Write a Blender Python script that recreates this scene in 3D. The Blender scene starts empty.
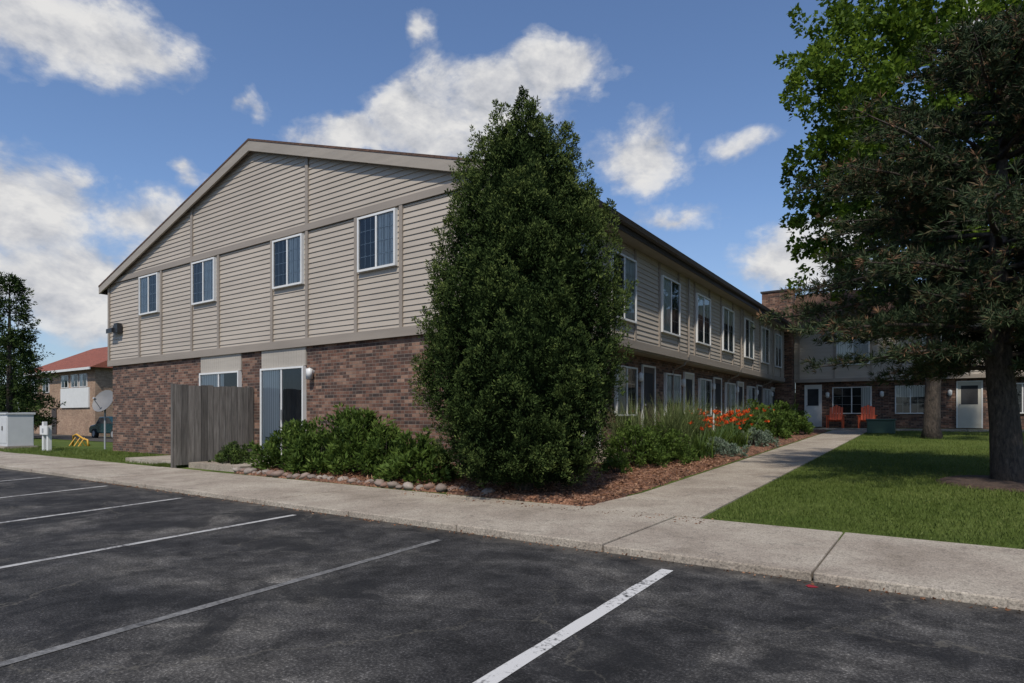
import bpy, math, numpy as np
from mathutils import Vector
rng=np.random.default_rng(7)
S_=math.sin(math.radians(34.7)); C_=math.cos(math.radians(34.7))
sc=bpy.context.scene
sc.view_settings.view_transform='Standard'; sc.view_settings.look='None'; sc.view_settings.exposure=0
COL=sc.collection
HC=1.25
# ------------------------------------------------------------ ground height
def g(x,y):
    if y<=7.05: b=0.055
    elif y<31: b=0.055+(y-7.05)*0.0268
    else: b=0.70
    if y<=9: l=0.055
    elif y<27: l=0.055-(y-9)*0.03
    else: l=-0.485
    k=min(1,max(0,(x+31)/8.0)); k=k*k*(3-2*k)
    return b*k+l*(1-k)
# ------------------------------------------------------------ materials
def newmat(name):
    m=bpy.data.materials.new(name); m.use_nodes=True
    nt=m.node_tree; b=nt.nodes['Principled BSDF']
    return m,nt,b
def N(nt,t,**k):
    n=nt.nodes.new(t)
    for a,v in k.items():
        if a in n.inputs: n.inputs[a].default_value=v
        else: setattr(n,a,v)
    return n
def ramp(nt,fac,stops,interp='LINEAR'):
    r=nt.nodes.new('ShaderNodeValToRGB'); r.color_ramp.interpolation=interp
    els=r.color_ramp.elements
    while len(els)<len(stops): els.new(0.5)
    for e,(p,c) in zip(els,stops):
        e.position=p; e.color=(c[0],c[1],c[2],1) if len(c)==3 else c
    nt.links.new(fac,r.inputs[0]); return r
def g3(v): return (v,v,v)
def mixc(nt,fac,a,b,mode='MIX'):
    m=nt.nodes.new('ShaderNodeMix'); m.data_type='RGBA'; m.blend_type=mode
    if isinstance(fac,(int,float)): m.inputs[0].default_value=fac
    else: nt.links.new(fac,m.inputs[0])
    for i,v in ((6,a),(7,b)):
        if isinstance(v,tuple): m.inputs[i].default_value=(*v,1)
        else: nt.links.new(v,m.inputs[i])
    return m.outputs[2]
def math_(nt,op,a,b=None,clamp=False):
    m=nt.nodes.new('ShaderNodeMath'); m.operation=op; m.use_clamp=clamp
    for i,v in ((0,a),(1,b)):
        if v is None: continue
        if isinstance(v,(int,float)): m.inputs[i].default_value=v
        else: nt.links.new(v,m.inputs[i])
    return m.outputs[0]
def pos(nt): return nt.nodes.new('ShaderNodeNewGeometry').outputs['Position']
def noise(nt,vec,scale,detail=4,rough=0.55,dist=0.0):
    n=N(nt,'ShaderNodeTexNoise',Scale=scale,Detail=detail,Roughness=rough,Distortion=dist)
    nt.links.new(vec,n.inputs['Vector']); return n.outputs['Fac']
def bump(nt,b,h,strength=0.3,dist=0.01):
    n=N(nt,'ShaderNodeBump',Strength=strength,Distance=dist); nt.links.new(h,n.inputs['Height'])
    nt.links.new(n.outputs[0],b.inputs['Normal'])
def simple(name,col,rough=0.6,var=0.12,scale=3.0,metal=0.0,bs=0.0):
    m,nt,b=newmat(name); p=pos(nt)
    n=noise(nt,p,scale,4,0.6)
    r=ramp(nt,n,[(0.3,tuple(c*(1-var) for c in col)),(0.7,tuple(min(1,c*(1+var)) for c in col))])
    nt.links.new(r.outputs[0],b.inputs['Base Color'])
    b.inputs['Roughness'].default_value=rough; b.inputs['Metallic'].default_value=metal
    if bs>0: bump(nt,b,noise(nt,p,scale*12,4),bs,0.01)
    return m

# asphalt
M_ASPH,nt,b=newmat('asphalt'); p=pos(nt)
big=noise(nt,p,0.6,6,0.68,0.6); fine=noise(nt,p,60,3,0.8); mid=noise(nt,p,3.6,6,0.75,0.4)
c1=ramp(nt,big,[(0.36,(0.016,0.0155,0.0155)),(0.47,(0.034,0.0325,0.0315)),(0.56,(0.056,0.053,0.049)),(0.66,(0.10,0.093,0.083))]).outputs[0]
c2=ramp(nt,mid,[(0.34,g3(0.42)),(0.48,g3(0.9)),(0.56,g3(1.15)),(0.64,g3(1.7))]).outputs[0]
c3=ramp(nt,fine,[(0.32,g3(0.35)),(0.52,g3(0.85)),(0.64,g3(2.2)),(0.72,g3(4.6))]).outputs[0]
cc=mixc(nt,1.0,c1,c2,'MULTIPLY'); cc=mixc(nt,0.9,cc,c3,'MULTIPLY')
st=noise(nt,p,1.2,5,0.6,0.5)
stm=ramp(nt,st,[(0.565,g3(0)),(0.60,g3(1))]).outputs[0]
cc=mixc(nt,math_(nt,'MULTIPLY',stm,0.62),cc,(0.011,0.011,0.0115))
wv=N(nt,'ShaderNodeVectorMath',operation='ADD'); nz=N(nt,'ShaderNodeTexNoise',Scale=1.7,Detail=5,Roughness=0.65); nt.links.new(p,nz.inputs['Vector'])
sub=N(nt,'ShaderNodeVectorMath',operation='SCALE'); nt.links.new(nz.outputs['Color'],sub.inputs[0]); sub.inputs['Scale'].default_value=0.9
nt.links.new(p,wv.inputs[0]); nt.links.new(sub.outputs[0],wv.inputs[1])
vo=N(nt,'ShaderNodeTexVoronoi',feature='DISTANCE_TO_EDGE',Scale=0.40); nt.links.new(wv.outputs[0],vo.inputs['Vector'])
cr=ramp(nt,vo.outputs['Distance'],[(0.0,g3(1)),(0.006,g3(0))]).outputs[0]
crm=math_(nt,'MULTIPLY',cr,ramp(nt,noise(nt,p,0.35,2),[(0.44,g3(0)),(0.54,g3(1))]).outputs[0])
cc=mixc(nt,math_(nt,'MULTIPLY',crm,0.6),cc,(0.12,0.11,0.09))
sx=N(nt,'ShaderNodeSeparateXYZ'); nt.links.new(p,sx.inputs[0])
kd=math_(nt,'SUBTRACT',sx.outputs['Y'],4.72); kd=math_(nt,'ADD',kd,math_(nt,'MULTIPLY',math_(nt,'SUBTRACT',mid,0.5),0.9))
kd=ramp(nt,kd,[(0.1,g3(0)),(0.4,g3(1))]).outputs[0]
cc=mixc(nt,math_(nt,'MULTIPLY',kd,0.55),cc,(0.085,0.072,0.055))
nt.links.new(cc,b.inputs['Base Color']); b.inputs['Roughness'].default_value=0.85
b.inputs['Specular IOR Level'].default_value=0.25
bump(nt,b,fine,0.8,0.008)

def paintmat(name,wear,bright=0.62,soft=0.07):
    m,nt,b=newmat(name); p=pos(nt)
    f=noise(nt,p,26,5,0.75); l=noise(nt,p,2.5,4,0.6)
    s=math_(nt,'ADD',math_(nt,'MULTIPLY',f,0.6),math_(nt,'MULTIPLY',l,0.4))
    r=ramp(nt,s,[(wear,(0.045,0.044,0.043)),(wear+soft,(bright,bright*.98,bright*.94))])
    nt.links.new(r.outputs[0],b.inputs['Base Color']); b.inputs['Roughness'].default_value=0.8; return m
M_PAINT=paintmat('worn_white_paint',0.39,0.50,0.08); M_PAINT2=paintmat('faded_white_paint',0.39,0.38,0.13); M_PAINT3=paintmat('very_faded_paint',0.39,0.19,0.2)
M_REDP=simple('red_spray_paint',(0.25,0.012,0.02),0.6,0.3,30)

# concrete
M_CONC,nt,b=newmat('aggregate_concrete'); p=pos(nt)
f=noise(nt,p,75,3,0.7); l=noise(nt,p,0.9,6,0.68,0.3)
vo=N(nt,'ShaderNodeTexVoronoi',Scale=60.0); nt.links.new(p,vo.inputs['Vector'])
c1=ramp(nt,l,[(0.3,(0.20,0.165,0.125)),(0.45,(0.285,0.24,0.19)),(0.55,(0.335,0.29,0.23)),(0.7,(0.40,0.35,0.285))]).outputs[0]
c2=ramp(nt,f,[(0.3,g3(0.45)),(0.5,g3(1.0)),(0.75,g3(1.4))]).outputs[0]
sep=N(nt,'ShaderNodeSeparateColor'); nt.links.new(vo.outputs['Color'],sep.inputs[0])
c3=ramp(nt,sep.outputs[0],[(0.0,g3(0.58)),(0.3,g3(0.95)),(1.0,g3(1.15))]).outputs[0]
cc=mixc(nt,1.0,c1,c2,'MULTIPLY'); cc=mixc(nt,0.8,cc,c3,'MULTIPLY')
blot=ramp(nt,noise(nt,p,5.5,5,0.7,0.5),[(0.58,g3(1.0)),(0.68,g3(0.68))]).outputs[0]
cc=mixc(nt,1.0,cc,blot,'MULTIPLY')
nt.links.new(cc,b.inputs['Base Color']); b.inputs['Roughness'].default_value=0.85; bump(nt,b,f,0.5,0.005)

# grass ground
M_GRASS,nt,b=newmat('lawn'); p=pos(nt)
f=noise(nt,p,45,4,0.7); l=noise(nt,p,0.6,5,0.6); m2=noise(nt,p,7,4,0.6)
c1=ramp(nt,l,[(0.35,(0.06,0.09,0.016)),(0.65,(0.10,0.13,0.030))]).outputs[0]
c2=ramp(nt,f,[(0.3,g3(0.45)),(0.7,g3(1.5))]).outputs[0]
c3=ramp(nt,m2,[(0.3,g3(0.75)),(0.7,g3(1.2))]).outputs[0]
cc=mixc(nt,1.0,c1,c2,'MULTIPLY'); cc=mixc(nt,1.0,cc,c3,'MULTIPLY')
nt.links.new(cc,b.inputs['Base Color']); b.inputs['Roughness'].default_value=0.9; b.inputs['Specular IOR Level'].default_value=0.1
bump(nt,b,f,0.8,0.03)

# mulch
M_MULCH,nt,b=newmat('mulch'); p=pos(nt)
vo=N(nt,'ShaderNodeTexVoronoi',Scale=38.0); nt.links.new(p,vo.inputs['Vector'])
sep=N(nt,'ShaderNodeSeparateColor'); nt.links.new(vo.outputs['Color'],sep.inputs[0])
c1=ramp(nt,sep.outputs[0],[(0.0,(0.04,0.018,0.010)),(0.4,(0.14,0.062,0.032)),(0.8,(0.22,0.105,0.058)),(1.0,(0.34,0.19,0.12))]).outputs[0]
cc=mixc(nt,1.0,c1,ramp(nt,noise(nt,p,1.3,4),[(0.3,g3(0.6)),(0.7,g3(1.25))]).outputs[0],'MULTIPLY')
nt.links.new(cc,b.inputs['Base Color']); b.inputs['Roughness'].default_value=0.95; bump(nt,b,sep.outputs[1],0.9,0.02)

# brick
def brickmat(name,pal,mort=(0.165,0.135,0.11)):
    m,nt,b=newmat(name); p=pos(nt)
    sx=N(nt,'ShaderNodeSeparateXYZ'); nt.links.new(p,sx.inputs[0])
    u=math_(nt,'ADD',sx.outputs['X'],sx.outputs['Y'])
    cb=N(nt,'ShaderNodeCombineXYZ'); nt.links.new(u,cb.inputs[0]); nt.links.new(sx.outputs['Z'],cb.inputs[1])
    br=N(nt,'ShaderNodeTexBrick'); nt.links.new(cb.outputs[0],br.inputs['Vector'])
    br.inputs['Scale'].default_value=1.0; br.inputs['Brick Width'].default_value=0.21; br.inputs['Row Height'].default_value=0.072
    br.inputs['Mortar Size'].default_value=0.006; br.inputs['Mortar Smooth'].default_value=0.2; br.inputs['Bias'].default_value=0.0
    br.inputs['Color1'].default_value=(0,0,0,1); br.inputs['Color2'].default_value=(1,1,1,1); br.inputs['Mortar'].default_value=(0.5,0.5,0.5,1)
    row=math_(nt,'FLOOR',math_(nt,'DIVIDE',sx.outputs['Z'],0.072))
    off=math_(nt,'MULTIPLY',math_(nt,'MODULO',row,2.0),0.5)
    colm=math_(nt,'FLOOR',math_(nt,'ADD',math_(nt,'DIVIDE',u,0.21),off))
    cb2=N(nt,'ShaderNodeCombineXYZ'); nt.links.new(colm,cb2.inputs[0]); nt.links.new(row,cb2.inputs[1])
    wn=N(nt,'ShaderNodeTexWhiteNoise'); nt.links.new(cb2.outputs[0],wn.inputs['Vector'])
    rr=mixc(nt,0.2,wn.outputs['Value'],br.outputs['Color'])
    rp=ramp(nt,rr,[(0.08,pal[0]),(0.38,pal[1]),(0.62,pal[2]),(0.92,pal[3])]).outputs[0]
    rp=mixc(nt,0.7,rp,ramp(nt,noise(nt,p,14,3,0.7),[(0.3,g3(0.7)),(0.7,g3(1.25))]).outputs[0],'MULTIPLY')
    cc=mixc(nt,br.outputs['Fac'],rp,mort)
    cc=mixc(nt,0.7,cc,ramp(nt,noise(nt,p,0.8,5,0.6),[(0.3,g3(0.68)),(0.7,g3(1.25))]).outputs[0],'MULTIPLY')
    nt.links.new(cc,b.inputs['Base Color']); b.inputs['Roughness'].default_value=0.9
    inv=math_(nt,'SUBTRACT',1.0,br.outputs['Fac']); bump(nt,b,inv,0.6,0.008)
    return m
M_BRICK=brickmat('brown_red_brick',[(0.036,0.024,0.020),(0.090,0.045,0.031),(0.14,0.066,0.043),(0.24,0.145,0.10)])
M_BRICKT=brickmat('tan_brick',[(0.25,0.16,0.10),(0.30,0.19,0.125),(0.34,0.22,0.145),(0.39,0.27,0.18)],(0.28,0.22,0.17))
# siding
def sidingmat(name,col):
    m,nt,b=newmat(name); p=pos(nt)
    mp=N(nt,'ShaderNodeMapping'); mp.inputs['Scale'].default_value=(0.6,0.6,8.0); nt.links.new(p,mp.inputs[0])
    n=noise(nt,mp.outputs[0],1.0,4,0.6); n2=noise(nt,p,0.35,4,0.6)
    c=ramp(nt,n,[(0.3,tuple(v*0.9 for v in col)),(0.7,tuple(v*1.07 for v in col))]).outputs[0]
    c=mixc(nt,0.6,c,ramp(nt,n2,[(0.3,g3(0.85)),(0.7,g3(1.1))]).outputs[0],'MULTIPLY')
    nt.links.new(c,b.inputs['Base Color']); b.inputs['Roughness'].default_value=0.6; return m
M_SIDE=sidingmat('beige_vinyl_siding',(0.385,0.335,0.275))
M_TRIM=sidingmat('taupe_trim',(0.26,0.222,0.182))
M_RAKE=sidingmat('rake_trim',(0.30,0.262,0.215))
M_WHITE=simple('white_frame',(0.62,0.62,0.60),0.45,0.05)
M_MUNT=simple('muntin_white',(0.62,0.62,0.61),0.5,0.05)
M_WPANEL=sidingmat('pale_panel',(0.36,0.325,0.275))
M_DARK=simple('dark_brown_metal',(0.035,0.028,0.024),0.5,0.15)
M_SOFF=simple('soffit',(0.30,0.26,0.21),0.7,0.08)
M_BLACK=simple('black_metal',(0.02,0.02,0.021),0.45,0.1)
M_GREY=simple('grey_steel',(0.30,0.31,0.32),0.5,0.1)
M_INT=simple('dark_interior',(0.03,0.031,0.034),0.9,0.5,1.5)
def shingle(name,c1,c2):
    m,nt,b=newmat(name); p=pos(nt)
    br=N(nt,'ShaderNodeTexBrick')
    sx=N(nt,'ShaderNodeSeparateXYZ'); nt.links.new(p,sx.inputs[0])
    cb=N(nt,'ShaderNodeCombineXYZ'); nt.links.new(math_(nt,'ADD',sx.outputs['Y'],sx.outputs['X']),cb.inputs[0]); nt.links.new(math_(nt,'MULTIPLY',sx.outputs['Z'],2.0),cb.inputs[1])
    nt.links.new(cb.outputs[0],br.inputs['Vector']); br.inputs['Scale'].default_value=1; br.inputs['Brick Width'].default_value=0.3; br.inputs['Row Height'].default_value=0.14
    br.inputs['Mortar Size'].default_value=0.008
    br.inputs['Color1'].default_value=(*c1,1); br.inputs['Color2'].default_value=(*c2,1); br.inputs['Mortar'].default_value=(c1[0]*.4,c1[1]*.4,c1[2]*.4,1)
    c=mixc(nt,0.6,br.outputs['Color'],ramp(nt,noise(nt,p,20,3,0.7),[(0.3,g3(0.6)),(0.7,g3(1.35))]).outputs[0],'MULTIPLY')
    nt.links.new(c,b.inputs['Base Color']); b.inputs['Roughness'].default_value=0.9; return m
M_SHING=shingle('brown_shingles',(0.075,0.043,0.03),(0.12,0.062,0.04))
M_SHING2=shingle('rust_shingles',(0.19,0.055,0.032),(0.25,0.075,0.042))
M_BLIND,nt,b=newmat('vertical_blinds'); p=pos(nt)
sx=N(nt,'ShaderNodeSeparateXYZ'); nt.links.new(p,sx.inputs[0])
w=math_(nt,'SINE',math_(nt,'MULTIPLY',math_(nt,'ADD',sx.outputs['X'],sx.outputs['Y']),70.0))
c=ramp(nt,math_(nt,'ADD',math_(nt,'MULTIPLY',w,0.5),0.5),[(0.1,(0.52,0.51,0.49)),(0.7,(0.80,0.79,0.76))]).outputs[0]
nt.links.new(c,b.inputs['Base Color']); b.inputs['Roughness'].default_value=0.8
M_GLASS=bpy.data.materials.new('window_glass'); M_GLASS.use_nodes=True; nt=M_GLASS.node_tree; nt.nodes.clear()
o=nt.nodes.new('ShaderNodeOutputMaterial'); tr=N(nt,'ShaderNodeBsdfTransparent'); tr.inputs[0].default_value=(0.9,0.92,0.91,1)
gl=N(nt,'ShaderNodeBsdfGlossy'); gl.inputs['Roughness'].default_value=0.03; gl.inputs[0].default_value=(0.8,0.83,0.85,1)
fr=N(nt,'ShaderNodeFresnel'); fr.inputs[0].default_value=1.5
mx=N(nt,'ShaderNodeMixShader'); nt.links.new(math_(nt,'ADD',math_(nt,'MULTIPLY',fr.outputs[0],1.0),0.02,True),mx.inputs[0]); nt.links.new(tr.outputs[0],mx.inputs[1]); nt.links.new(gl.outputs[0],mx.inputs[2])
nt.links.new(mx.outputs[0],o.inputs[0])
M_WOOD,nt,b=newmat('weathered_wood'); p=pos(nt)
mp=N(nt,'ShaderNodeMapping'); mp.inputs['Scale'].default_value=(18,18,1.2); nt.links.new(p,mp.inputs[0])
n=noise(nt,mp.outputs[0],1.5,5,0.7)
c=ramp(nt,n,[(0.3,(0.07,0.063,0.055)),(0.55,(0.155,0.14,0.123)),(0.75,(0.24,0.22,0.198))]).outputs[0]
sxx=N(nt,'ShaderNodeSeparateXYZ'); nt.links.new(p,sxx.inputs[0])
wn=N(nt,'ShaderNodeTexWhiteNoise',noise_dimensions='1D'); nt.links.new(math_(nt,'FLOOR',math_(nt,'DIVIDE',math_(nt,'SUBTRACT',sxx.outputs['Y'],7.06),0.15)),wn.inputs['W'])
c=mixc(nt,1.0,c,ramp(nt,wn.outputs['Value'],[(0,g3(0.65)),(1,g3(1.25))]).outputs[0],'MULTIPLY')
nt.links.new(c,b.inputs['Base Color']); b.inputs['Roughness'].default_value=0.9; bump(nt,b,n,0.5,0.01)
M_BARK,nt,b=newmat('bark'); p=pos(nt)
mp=N(nt,'ShaderNodeMapping'); mp.inputs['Scale'].default_value=(1,1,0.35); nt.links.new(p,mp.inputs[0])
n=noise(nt,mp.outputs[0],22,5,0.7,0.5)
c=ramp(nt,n,[(0.35,(0.018,0.014,0.011)),(0.6,(0.075,0.058,0.045)),(0.75,(0.14,0.115,0.09))]).outputs[0]
nt.links.new(c,b.inputs['Base Color']); b.inputs['Roughness'].default_value=0.95; bump(nt,b,n,1.0,0.04)
M_STONE,nt,b=newmat('field_stone')
oi=N(nt,'ShaderNodeObjectInfo'); p=pos(nt)
c=ramp(nt,oi.outputs['Random'],[(0,(0.13,0.09,0.075)),(0.35,(0.24,0.20,0.17)),(0.7,(0.20,0.12,0.09)),(1,(0.32,0.28,0.24))]).outputs[0]
c=mixc(nt,0.7,c,ramp(nt,noise(nt,p,18,4,0.7),[(0.3,g3(0.6)),(0.7,g3(1.2))]).outputs[0],'MULTIPLY')
nt.links.new(c,b.inputs['Base Color']); b.inputs['Roughness'].default_value=0.85
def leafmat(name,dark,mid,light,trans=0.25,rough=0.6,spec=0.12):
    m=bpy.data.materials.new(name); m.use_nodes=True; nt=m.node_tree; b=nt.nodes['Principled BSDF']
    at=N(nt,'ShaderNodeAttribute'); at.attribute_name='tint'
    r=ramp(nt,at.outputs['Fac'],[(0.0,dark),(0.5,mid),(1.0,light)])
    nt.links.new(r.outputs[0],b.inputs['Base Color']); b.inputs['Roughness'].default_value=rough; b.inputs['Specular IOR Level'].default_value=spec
    if trans>0:
        t=N(nt,'ShaderNodeBsdfTranslucent'); nt.links.new(r.outputs[0],t.inputs[0])
        mx=N(nt,'ShaderNodeMixShader'); mx.inputs[0].default_value=trans
        nt.links.new(b.outputs[0],mx.inputs[1]); nt.links.new(t.outputs[0],mx.inputs[2])
        nt.links.new(mx.outputs[0],nt.nodes['Material Output'].inputs[0])
    return m
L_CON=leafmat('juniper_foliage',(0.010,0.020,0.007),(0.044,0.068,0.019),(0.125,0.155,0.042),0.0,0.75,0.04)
L_PINE=leafmat('pine_needles',(0.014,0.026,0.013),(0.047,0.068,0.032),(0.19,0.10,0.06),0.0,0.7,0.06)
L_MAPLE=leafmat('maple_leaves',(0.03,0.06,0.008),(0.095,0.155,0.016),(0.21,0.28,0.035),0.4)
L_SHRUB=leafmat('shrub_leaves',(0.028,0.052,0.012),(0.08,0.13,0.024),(0.19,0.25,0.06),0.3)
L_SHRUB2=leafmat('dark_shrub_leaves',(0.018,0.032,0.009),(0.05,0.08,0.018),(0.11,0.145,0.03),0.0)
L_SILV=leafmat('silver_leaves',(0.06,0.085,0.06),(0.13,0.17,0.12),(0.24,0.27,0.22),0.0)
L_GRS=leafmat('grass_blades',(0.05,0.075,0.013),(0.095,0.128,0.027),(0.165,0.185,0.055),0.2)
L_ORN=leafmat('ornamental_grass',(0.045,0.07,0.025),(0.13,0.17,0.06),(0.27,0.29,0.13),0.3)
L_FLOW=leafmat('lily_petals',(0.50,0.04,0.012),(0.62,0.075,0.018),(0.70,0.16,0.03),0.2)
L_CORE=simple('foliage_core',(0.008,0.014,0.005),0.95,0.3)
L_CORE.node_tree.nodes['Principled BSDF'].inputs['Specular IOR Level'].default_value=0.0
# ------------------------------------------------------------ mesh helpers
def link(o): COL.objects.link(o); return o
def thing(name,loc,label,cat,group=None):
    o=bpy.data.objects.new(name,None); o.empty_display_size=0.2; o.location=loc; link(o)
    o['label']=label; o['category']=cat
    if group: o['group']=group
    return o
class MB:
    def __init__(s): s.v=[]; s.f=[]; s.m=[]
    def box(s,x0,x1,y0,y1,z0,z1,m=0):
        i=len(s.v)
        s.v+=[(x0,y0,z0),(x1,y0,z0),(x1,y1,z0),(x0,y1,z0),(x0,y0,z1),(x1,y0,z1),(x1,y1,z1),(x0,y1,z1)]
        for q in ((0,3,2,1),(4,5,6,7),(0,1,5,4),(1,2,6,5),(2,3,7,6),(3,0,4,7)): s.f.append(tuple(i+k for k in q)); s.m.append(m)
    def poly(s,pts,m=0):
        i=len(s.v); s.v+=[tuple(p) for p in pts]; s.f.append(tuple(range(i,i+len(pts)))); s.m.append(m)
    def prism(s,pts,ext,m=0):
        n=len(pts); i=len(s.v); e=ext
        s.v+=[tuple(p) for p in pts]+[(p[0]+e[0],p[1]+e[1],p[2]+e[2]) for p in pts]
        s.f.append(tuple(range(i,i+n))); s.m.append(m); s.f.append(tuple(range(i+2*n-1,i+n-1,-1))); s.m.append(m)
        for k in range(n):
            k2=(k+1)%n; s.f.append((i+k,i+n+k,i+n+k2,i+k2)); s.m.append(m)
    def tube(s,pts,rad,n=8,m=0,cap=True):
        pts=[Vector(p) for p in pts]; rings=[]
        for k,p in enumerate(pts):
            d=(pts[min(k+1,len(pts)-1)]-pts[max(k-1,0)]).normalized()
            a=d.cross(Vector((0.13,0.31,0.94)));
            if a.length<1e-3: a=d.cross(Vector((1,0,0)))
            a.normalize(); b2=d.cross(a); i=len(s.v)
            for j in range(n):
                t=2*math.pi*j/n; q=p+(a*math.cos(t)+b2*math.sin(t))*rad[k]; s.v.append(tuple(q))
            rings.append(i)
        for k in range(len(rings)-1):
            for j in range(n):
                j2=(j+1)%n; s.f.append((rings[k]+j,rings[k]+j2,rings[k+1]+j2,rings[k+1]+j)); s.m.append(m)
        if cap:
            s.f.append(tuple(rings[0]+j for j in range(n-1,-1,-1))); s.m.append(m)
            s.f.append(tuple(rings[-1]+j for j in range(n))); s.m.append(m)
    def done(s,name,mats,parent=None,smooth=False,origin=None):
        me=bpy.data.meshes.new(name)
        if parent is not None:
            q=parent; ox=oy=oz=0
            while q is not None: ox+=q.location.x; oy+=q.location.y; oz+=q.location.z; q=q.parent
            vs=[(a-ox,b-oy,c-oz) for a,b,c in s.v]; loc=(0,0,0)
        else:
            if origin is None: origin=(0,0,0)
            vs=[(a-origin[0],b-origin[1],c-origin[2]) for a,b,c in s.v]; loc=origin
        me.from_pydata(vs,[],s.f)
        if not isinstance(mats,(list,tuple)): mats=[mats]
        for m in mats: me.materials.append(m)
        me.polygons.foreach_set('material_index',s.m)
        if smooth: me.polygons.foreach_set('use_smooth',[True]*len(s.f))
        me.update()
        o=bpy.data.objects.new(name,me); o.location=loc; link(o)
        if parent is not None: o.parent=parent
        return o
def bevel(o,w=0.01,seg=2):
    m=o.modifiers.new('bevel','BEVEL'); m.width=w; m.segments=seg; m.limit_method='ANGLE'; return o
def quads_me(name,V,tint,mats):
    n=len(V); me=bpy.data.meshes.new(name)
    me.vertices.add(n*4); me.vertices.foreach_set('co',V.astype(np.float32).ravel())
    me.loops.add(n*4); me.loops.foreach_set('vertex_index',np.arange(n*4,dtype=np.int32))
    me.polygons.add(n); me.polygons.foreach_set('loop_start',np.arange(0,n*4,4,dtype=np.int32))
    me.update(calc_edges=True)
    at=me.attributes.new('tint','FLOAT','FACE'); at.data.foreach_set('value',np.clip(tint,0,1).astype(np.float32))
    for m in (mats if isinstance(mats,(list,tuple)) else [mats]): me.materials.append(m)
    return me
def quads_mesh(name,V,tint,mats,parent):
    o=bpy.data.objects.new(name,quads_me(name,V,tint,mats)); link(o)
    if parent is not None: o.parent=parent
    return o
def unit(a): return a/np.maximum(np.linalg.norm(a,axis=-1,keepdims=True),1e-9)
def leafV(C,D,L,W):
    D=unit(D); P=unit(np.cross(D,rng.normal(size=D.shape)))
    L=L[:,None]; W=W[:,None]
    Nn=np.cross(D,P)
    return np.stack([C,C+D*L*.45+P*W*.5+Nn*W*.12,C+D*L,C+D*L*.45-P*W*.5+Nn*W*.12],axis=1)
def clumps(centers,axes,lens,rads,per,ls,ws,crand=0.25,updir=0.35,tipw=0.45,base=0.18):
    n=len(centers); C0=np.repeat(centers,per,0); A=np.repeat(unit(axes),per,0)
    Ln=np.repeat(lens,per); Rd=np.repeat(rads,per); m=len(C0)
    s=rng.random(m)**0.75
    rad=unit(rng.normal(size=(m,3))); rad-=A*np.sum(rad*A,1,keepdims=True)
    rr=(rng.random(m)**0.5)*Rd*np.sqrt(np.maximum(0.05,1-s*0.85))
    C=C0+A*(s*Ln)[:,None]+rad*rr[:,None]
    D=A*0.7+unit(rad)*0.8+rng.normal(size=(m,3))*0.35+np.array([0,0,updir])
    ct=np.repeat(rng.normal(size=n)*crand,per)
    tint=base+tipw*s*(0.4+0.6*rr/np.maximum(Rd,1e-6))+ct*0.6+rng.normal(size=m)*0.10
    L=ls*(0.7+0.6*rng.random(m)); W=ws*(0.7+0.6*rng.random(m))
    return leafV(C,D,L,W),tint

# ------------------------------------------------------------ SETTING
def setkind(o,k='structure'): o['kind']=k; return o
def sheet(name,xs,ys,off,mat,hf=g):
    b_=MB(); nx=len(xs)
    b_.v=[(x,y,hf(x,y)+off) for y in ys for x in xs]
    for j in range(len(ys)-1):
        for i in range(nx-1):
            k=j*nx+i; b_.f.append((k,k+1,k+nx+1,k+nx)); b_.m.append(0)
    return b_.done(name,mat,smooth=True)
xs=[-900,-500,-300,-200,-150,-100,-80,-60]+list(np.arange(-50,-20,2.0))+list(np.arange(-20,20,1.0))+[22,30,40,60,100,200,400,900]
ys=[-600,-300,-100,-50,-20,-5,0,4,6.0,6.8,7.05]+list(np.arange(8,34,1.0))+[36,40,50,70,100,200,400,700,1200]
gg=lambda x,y: (-0.06 if y<6.5 else g(x,y))
setkind(sheet('ground',xs,ys,0,M_GRASS,gg))
a_=MB(); a_.poly([(-140,-60,0),(60,-60,0),(60,5.14,0),(-140,5.14,0)]); setkind(a_.done('parking_lot_asphalt',M_ASPH))
setkind(sheet('side_road',list(np.arange(-90,-26,2.0)),[14,15,16,17,18,19,20],0.02,M_ASPH))
def stripe(x0,y0,x1,y1,w,mat):
    s=MB(); d=Vector((x1-x0,y1-y0,0)).normalized(); n=Vector((-d.y,d.x,0))*w/2
    k=24; L=[];R=[]
    for i in range(k+1):
        t=i/k; x=x0+(x1-x0)*t; y=y0+(y1-y0)*t; j=rng.normal()*0.003; j2=rng.normal()*0.003
        L.append((x+n.x*(1+j/w*2),y+n.y,0.004)); R.append((x-n.x*(1+j2/w*2),y-n.y,0.004))
    for i in range(k): s.poly([R[i],R[i+1],L[i+1],L[i]])
    o=s.done('parking_stripe',mat); setkind(o); return o
def ext(x0,y0,x1,y1,ye):
    t=(ye-y0)/(y1-y0); return x0+(x1-x0)*t
for (x0,y0,x1,y1,w,m) in [(-1.79,4.8,-1.73,2.29,0.10,M_PAINT),(-4.11,4.66,-3.86,1.06,0.075,M_PAINT3),(-6.65,4.79,-6.32,1.74,0.08,M_PAINT2),
     (-9.44,4.8,-8.98,2.47,0.09,M_PAINT2),(-12.17,4.87,-11.72,3.23,0.09,M_PAINT2),(-14.95,4.87,-14.45,3.2,0.09,M_PAINT2),(-17.7,4.87,-17.2,3.2,0.09,M_PAINT2),(0.95,4.75,1.0,2.2,0.09,M_PAINT2)]:
    ye=-0.4; stripe(x0,y0,ext(x0,y0,x1,y1,ye),ye,w,m)
sw=MB(); x=-0.77-1.75*60
while x<30:
    j=rng.normal()*0.004
    sw.box(x+0.008,x+1.75-0.008,5.1+rng.normal()*0.003,7.06,-0.1,0.07+j); x+=1.75
sw=setkind(sw.done('sidewalk',M_CONC)); bevel(sw,0.012)
wk=MB(); y=7.075
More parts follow.
